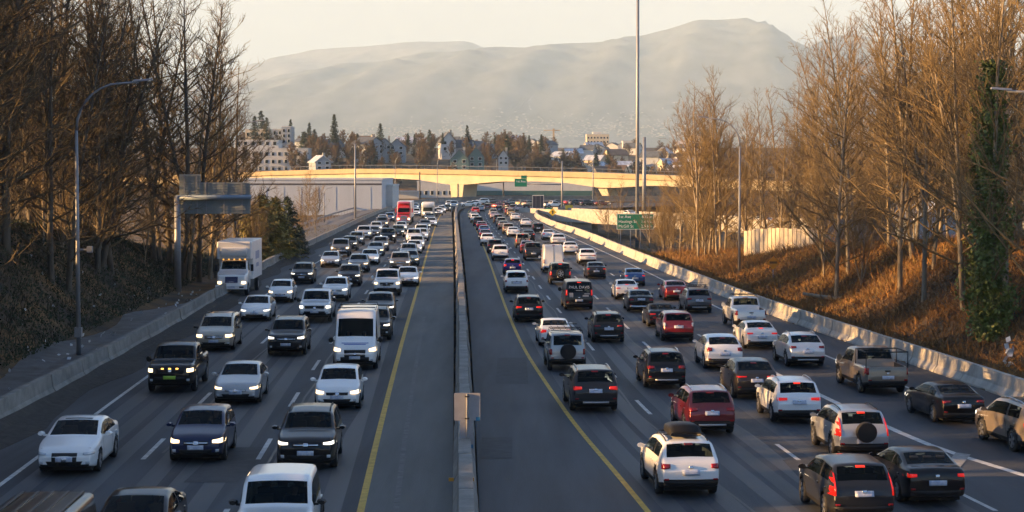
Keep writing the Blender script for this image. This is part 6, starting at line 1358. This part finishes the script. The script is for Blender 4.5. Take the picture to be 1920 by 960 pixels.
# right wood
RT = [(1570, 128, 1.0, -.05), (1612, 150, 1.08, -.22), (1690, 118, 1.12, -.10), (1735, 112, 1.0, .03), (1765, 140, 1.1, -.06), (1808, 104, 1.05, -.12), (1845, 122, 1.1, .02), (1888, 100, 1.1, -.04), (1915, 112, 1.15, .05), (1655, 170, 1.05, .0), (1540, 185, .85, -.2), (1480, 215, .8, .05), (1425, 205, .72, .02),
      (1400, 222, .95, .0), (1330, 200, .85, .02), (1318, 206, .95, -.02), (1345, 198, .9, .04), (1360, 205, .8, -.05), (1298, 215, .8, .03), (1275, 235, .72, 0), (1245, 260, .62, .02), (1140, 322, .62, -.02), (1158, 318, .7, .03), (1220, 275, .6, 0), (1590, 210, 1.0, .04), (1720, 165, 1.1, -.02), (1800, 160, 1.1, .03), (1870, 150, 1.15, -.03), (1640, 215, 1.0, .0), (1500, 240, .8, .0), (1560, 250, .9, .04), (1690, 200, 1.05, 0), (1940, 92, 1.1, .03), (1980, 105, 1.1, 0), (1780, 185, 1.0, .02), (1850, 190, 1.05, 0), (1592, 134, .95, -.03), (1712, 126, 1.1, -.16), (1752, 118, .9, .04), (1826, 116, 1.0, -.07), (1668, 138, 1.0, .05), (1620, 190, 1.05, .02), (1465, 195, .75, -.1), (1310, 198, 1.0, .06), (1352, 202, 1.05, .02), (1338, 210, 1.0, -.04), (1255, 240, .75, .03), (1760, 170, 1.2, .0), (1900, 165, 1.2, .0), (1575, 175, 1.15, .03), (1635, 200, 1.2, -.03), (1700, 215, 1.2, .02), (1745, 205, 1.2, -.02), (1815, 210, 1.25, .02), (1875, 205, 1.25, 0), (1660, 240, 1.2, 0), (1530, 225, 1.0, .03), (1440, 215, 1.0, .03), (1468, 228, 1.1, -.04), (1498, 218, 1.1, .02), (1412, 232, .95, 0), (1520, 205, 1.15, -.03), (1378, 240, .95, .03)]
names_r = ['slender bare tree with pale bark on the right bank']
ORD = 'first second third fourth fifth sixth seventh eighth ninth tenth eleventh twelfth thirteenth fourteenth fifteenth sixteenth seventeenth eighteenth nineteenth twentieth twenty-first twenty-second twenty-third'.split()
rank = {t: i for i, t in enumerate(sorted([t for t in RT if t[1] <= 160], key=lambda t: t[0]))}; rank2 = {t: i for i, t in enumerate(sorted([t for t in RT if t[1] > 160], key=lambda t: t[0]))}
for i, (u, Y, sc, tl) in enumerate(RT):
    p = on_ground(u, Y); t_ = (u, Y, sc, tl)
    lb = ('%s slender pale-barked bare tree from the board fence, near the barrier' % ORD[rank[t_]]) if t_ in rank else 'bare tree standing further back in the right-hand wood'
    if t_ in rank2 and rank2[t_] < 14: lb = '%s tall bare tree right of the high mast, standing behind the barrier' % ORD[rank2[t_]]
    place_tree(VR[i % 4], (p.x, p.y, p.z - .15), random.uniform(0, 6.28) if abs(tl) < .1 else 0, sc, 'bare_tree', lb, 'tree', 'bare trees on the right bank', (0, tl))
for i in range(60):
    u = random.uniform(1225, 1960); Y = random.uniform(110, 300) if u > 1500 else random.uniform(195, 330); p = on_ground(u, Y)
    if p.x - x_at(R_EDGE, Y) < 4: continue
    place_tree(random.choice(VS), (p.x, p.y, p.z - .1), random.uniform(0, 6.28), random.uniform(.6, 1.15), 'sapling', 'reddish bare sapling thicket stem on the right bank', 'tree', 'saplings on the right bank')
# leaning ivy-clad tree near the right edge
p = on_ground(1862, 96); root = place_tree(VR[0], (p.x, p.y, p.z - .1), .4, 1.1, 'ivy_tree', 'leaning tree wrapped in green ivy near the right edge', 'tree')
def leaves(n, fn, size, name, m, parent=None, seed=1):
    r = np.random.default_rng(seed); C = fn(r, n); N = len(C); A = r.normal(0, 1, (N, 3)); A /= np.linalg.norm(A, axis=1)[:, None]; B = np.cross(A, r.normal(0, 1, (N, 3))); B /= np.linalg.norm(B, axis=1)[:, None]
    s = size * r.uniform(.6, 1.3, N)[:, None]; V = np.stack([C - A * s, C + B * s * .7, C + A * s, C - B * s * .7], 1).reshape(-1, 3); Fc = np.arange(N * 4).reshape(N, 4)
    t = TB(); t.v = [V]; t.f = [Fc]; me = t.mesh(name, m, False); return link(name, me, parent)
def ivyfn(r, n):
    z = 13 * r.uniform(0, 1, n) ** 1.2; a = r.uniform(0, 6.28, n); rad = (.25 + 1.15 * (.45 + .55 * np.sin(z * 1.7 + 2 * np.sin(a * 2))) * (1 - z / 16)) * r.uniform(.3, 1.0, n) + .22 * r.normal(0, 1, n); return np.stack([rad * np.cos(a), rad * np.sin(a), z], -1)
leaves(14000, ivyfn, .10, 'ivy', M_IVY, root, 3)
p = on_ground(1838, 104); root = place_tree(VR[1], (p.x, p.y, p.z - .1), 1.4, .9, 'ivy_tree', 'second ivy-covered trunk just left of the leaning one', 'tree'); leaves(10000, ivyfn, .10, 'ivy', M_IVY, root, 4)

# conifers
def conifer(seed, Hh=14., n=46, w=.22, dense=1.0, q_=1.0):
    r = np.random.default_rng(seed); T, C = TB(), TB(); T.tube(curve(r, np.zeros(3), np.array([0, 0, 1.]), Hh, 6, 0, .02), .18 * (1 - np.linspace(0, 1, 7)) + .02, 6); V, k = [], 0
    for i in range(n):
        h = .06 + .93 * i / n
        for j in range(7):
            a = r.uniform(0, 6.28); L = Hh * w * (1 - h) ** .8 * r.uniform(.55, 1.15) + .15; p = np.array([0, 0, h * Hh]); d = np.array([math.cos(a), math.sin(a), r.uniform(-.25, .05)])
            B = curve(r, p, d, L, 3, .15, .08)
            for s in np.linspace(.15, 1, int(5 + L * 6 * dense)):
                q = s * 3; q0 = min(int(q), 2); c = B[q0] + (B[q0 + 1] - B[q0]) * (q - q0); e = c + d * .22 + r.normal(0, .16, 3) + np.array([0, 0, -.10]); sd = np.cross(d, [0, 0, 1.]) * r.uniform(.05, .11) * q_ + r.normal(0, .03, 3) * q_
                V += [c - sd, c + sd, e + sd * .6, e - sd * .6]
    V = np.array(V); t = TB(); t.v = [V]; t.f = [np.arange(len(V)).reshape(-1, 4)]; return T.mesh('trunk', M_BARK), t.mesh('crown', M_NEED, False)
VC = [conifer(400, 14, 34, .22, .5, 3.2), conifer(401, 14, 30, .30, .5, 3.2), conifer(402, 9, 34, .38, .8, 2.2), conifer(403, 9, 44, .34, 1.3)]
VB = conifer(404, 7, 40, .46, 1.5); VB[1].materials[0] = mat('olive_needles', (.19, .16, .038), .85, var=.4, vscale=.6)
M_NEED2 = mat('sunny_needles', (.055, .06, .02), .85, var=.4, vscale=.5)
for i, (u, Y, sc, V_, lb) in enumerate(((540, 196, .70, VC[3], 'broad dark evergreen beside the exit road'), (562, 204, .52, VC[3], 'smaller dark evergreen right of the broad one'), (492, 186, .95, VB, 'olive evergreen left of the broad dark one'), (470, 182, .8, VB, 'leftmost olive evergreen behind the box truck'), (516, 190, .9, VB, 'olive evergreen leaning against the broad dark one'))):
    p = on_ground(u, Y); place_tree(V_, (p.x, p.y, p.z - .1), i, sc, 'evergreen', lb, 'tree', 'evergreens by the exit road')
for i, (u, Y, s) in enumerate(((565, 235, .5), (590, 260, .5), (462, 185, .5), (480, 178, .55))):
    p = on_ground(u, Y); place_tree(VS[i % 3], (p.x, p.y, p.z - .1), i, s * 1.6, 'bare_bush', 'bare golden bush around the evergreens by the exit road', 'bush', 'golden bushes by the exit road')
random.seed(77)
for i in range(9):
    Y = 172 + i * 14 + random.uniform(-4, 4); x = x_at(L_EDGE, Y) - random.uniform(7, 15) - (2 if Y > 230 else 0)
    if 960 + x / Y * F > 640: x -= 4
    place_tree(VR[i % 4], (x, Y, ground_z(x, Y) - .1), i * 2.1, random.uniform(.36, .6), 'bare_tree', 'thin young bare tree in the row along the exit road', 'tree', 'young trees along the exit road')
p = on_ground(575, 300); place_tree(VR[1], (p.x, p.y, p.z), .3, .55, 'bare_tree', 'bare tree standing before the pale warehouse', 'tree')

# hillside trees beyond the overpass
CF = [(627, 212, 268, 0), (713, 229, 272, 1), (590, 240, 285, 1), (600, 262, 315, 2), (670, 248, 300, 1), (765, 248, 272, 0), (777, 250, 272, 0), (790, 255, 275, 0), (805, 241, 275, 1), (830, 247, 270, 0), (876, 233, 272, 0), (898, 265, 290, 1), (928, 252, 278, 0), (951, 250, 300, 1), (992, 252, 280, 0), (1015, 250, 285, 0), (545, 222, 260, 0), (490, 205, 262, 1), (478, 215, 262, 1), (500, 218, 262, 1), (580, 228, 270, 0), (655, 262, 312, 1), (700, 270, 312, 2), (735, 275, 315, 2), (530, 290, 328, 2), (630, 250, 315, 2), (1140, 280, 310, 1), (1118, 285, 315, 2), (570, 245, 300, 2)]
for i, (u, vt, vb, k) in enumerate(CF):
    Y = 780 + (i * 37) % 160 if u < 1100 else 900; b = at(u, vb, Y); t = at(u, vt, Y); b.z = max(b.z, ground_z(b.x, b.y) - 1); h = max(5, t.z - b.z)
    b.z -= .2
    place_tree(VC[k], b, i * 1.7, h / (14 if k < 2 else 9), 'conifer', 'tall thin spruce standing highest on the far hill' if u == 627 else ('lone dark spruce on the skyline right of the white gable' if u == 876 else 'dark conifer among the houses of the far hill'), 'tree', 'conifers on the far hill')
random.seed(8)
for i in range(280):
    Y = random.uniform(730, 860) if i % 3 else random.uniform(860, 1350); u = random.uniform(560, 1420) if i % 4 else (random.uniform(980, 1300) if i % 8 else random.uniform(440, 610)); x = (u - 960) / F * Y; z = ground_z(x, Y)
    place_tree(random.choice(VF), (x, Y, z - .2), random.uniform(0, 6.28), random.uniform(.6, 1.15), 'bare_tree', 'small brown bare tree on the slope beyond the overpass', 'tree', 'bare trees beyond the overpass')

# ------------------------------------------------------------------ undergrowth, dry grass, litter
def scatter_bank(side, n, y0, y1, d0, d1):
    def fn(r, _):
        Y = y0 + (y1 - y0) * r.uniform(0, 1, n) ** 1.15; d = d0 + (d1 - d0) * r.uniform(0, 1, n)
        E = L_EDGE if side < 0 else R_EDGE; X = np.interp(Y, [p.y for p in E], [p.x for p in E]) + side * d; return np.stack([X, Y, hillfun(X, Y)], -1)
    return fn
def stems(name, side, n, y0, y1, d0, d1, hmin, hmax, m, label, seed, wid=.012, lean=.5):
    r = np.random.default_rng(seed); C = scatter_bank(side, n, y0, y1, d0, d1)(r, n); cl = .5 + .5 * np.sin(C[:, 0] * .9 + seed) * np.sin(C[:, 1] * .35); L = (hmin + (hmax - hmin) * r.uniform(0, 1, n) * (.35 + .65 * cl))[:, None]
    D = r.normal(0, lean, (n, 3)); D[:, 2] = 1; D /= np.linalg.norm(D, axis=1)[:, None]; S = r.normal(0, 1, (n, 3)); S[:, 2] *= .2; S /= np.linalg.norm(S, axis=1)[:, None]; S *= wid * r.uniform(.6, 1.6, (n, 1))
    M_ = C + D * L * .6; E_ = C + D * L + r.normal(0, .25, (n, 3)) * L; E_[:, 2] -= .2 * L[:, 0]
    V = np.stack([C - S, C + S, M_ + S, M_ - S, E_ - S * .3, E_ + S * .3], 1); V[:, :2, 2] -= .1; V = V.reshape(-1, 3)
    b = np.arange(n)[:, None] * 6; Fc = np.concatenate([b + np.array([[0, 1, 2, 3]]), b + np.array([[3, 2, 5, 4]])]); t = TB(); t.v = [V]; t.f = [Fc]; o = link(name, t.mesh(name, m, False)); tag(o, label, kind='stuff'); return o
M_DRY = mat('dry_bracken', (.32, .15, .036), .9, base2=(.07, .045, .018), vscale=.28); M_DRYG = mat('dry_grass', (.34, .21, .055), .9, base2=(.15, .11, .035), vscale=.4); M_DULL = mat('dull_undergrowth', (.024, .032, .014), .9, base2=(.05, .038, .02), vscale=.6); M_LEAFG = mat('bramble_leaves', (.02, .038, .012), .8, base2=(.04, .044, .018), vscale=.8)
stems('undergrowth', -1, 60000, 48, 180, 3.4, 24, .2, 1.1, M_DULL, 'dull brambles and dead stems covering the left bank', 31, .016, .9)
stems('undergrowth', 1, 80000, 70, 215, 2.2, 20, .15, 1.5, M_DRY, 'rusty dead bracken and brambles over the right bank', 32, .016, .9)
stems('dry_grass', 1, 26000, 120, 240, 2.0, 16, .15, .7, M_DRYG, 'golden dry grass on the sunlit right slope', 33, .014, .5)
stems('dry_grass', -1, 12000, 165, 300, 1.0, 16, .15, .5, mat('olive_grass', (.09, .085, .025), .9, base2=(.14, .10, .035), vscale=.4), 'olive grass strip beside the exit road', 34, .014, .5)
o = leaves(60000, scatter_bank(-1, 60000, 48, 180, 3.2, 20), .07, 'bramble_leaves', M_LEAFG, None, 41); o.data.transform(Matrix.Translation((0, 0, .22))); tag(o, 'low green bramble leaves on the left bank', kind='stuff')
o = leaves(40000, scatter_bank(1, 40000, 70, 210, 2.2, 18), .07, 'fallen_leaves', M_DRY, None, 42); o.data.transform(Matrix.Translation((0, 0, .12))); tag(o, 'fallen rust-brown leaves on the right bank', kind='stuff')
o = leaves(130, scatter_bank(-1, 130, 55, 135, 1.0, 9), .11, 'litter', mat('litter_white', (.6, .6, .6), .7), None, 43); o.data.transform(Matrix.Translation((0, 0, .16))); tag(o, 'scraps of pale litter along the left verge', kind='stuff')
# fallen log and a rag on the right bank
p = on_ground(1560, 128); root = empty('log', p); tag(root, 'fallen pale log on the right bank', 'log'); MB().tube([(-1.6, 2.0, .5), (-.3, .6, .35), (.6, -.4, .3), (1.4, -1.4, .18)], [.10, .13, .15, .17], 8).build('stem', M_BARKL, root, True); MB().tube([(.5, -1.9, .15), (1.6, -1.6, .25)], [.26, .24], 10).build('stump', M_BARKL, root, True)
p = on_ground(1897, 88); o = leaves(24, lambda r, n: r.normal(0, 1, (n, 3)) * np.array([.10, .1, .38]) + np.array([0, 0, .7]), .18, 'rag', mat('rag_white', (.55, .55, .55), .8), None, 44); o.location = p; tag(o, 'white rag snagged on the bank near the right edge', 'rag')

# ------------------------------------------------------------------ haze
hz = MB().box(-13500, 13500, -400, 26000, -60, 1160).build('haze', []); hz.data.materials.clear(); tag(hz, 'pale evening haze', kind='stuff')
hm_ = bpy.data.materials.new('haze_air'); hm_.use_nodes = True; nt = hm_.node_tree; nt.nodes.clear(); vo = nt.nodes.new('ShaderNodeVolumePrincipled'); mo = nt.nodes.new('ShaderNodeOutputMaterial')
vo.inputs['Color'].default_value = (.57, .78, .97, 1); vo.inputs['Density'].default_value = 0.85e-4; vo.inputs['Anisotropy'].default_value = .0; nt.links.new(vo.outputs[0], mo.inputs['Volume']); hz.data.materials.append(hm_)
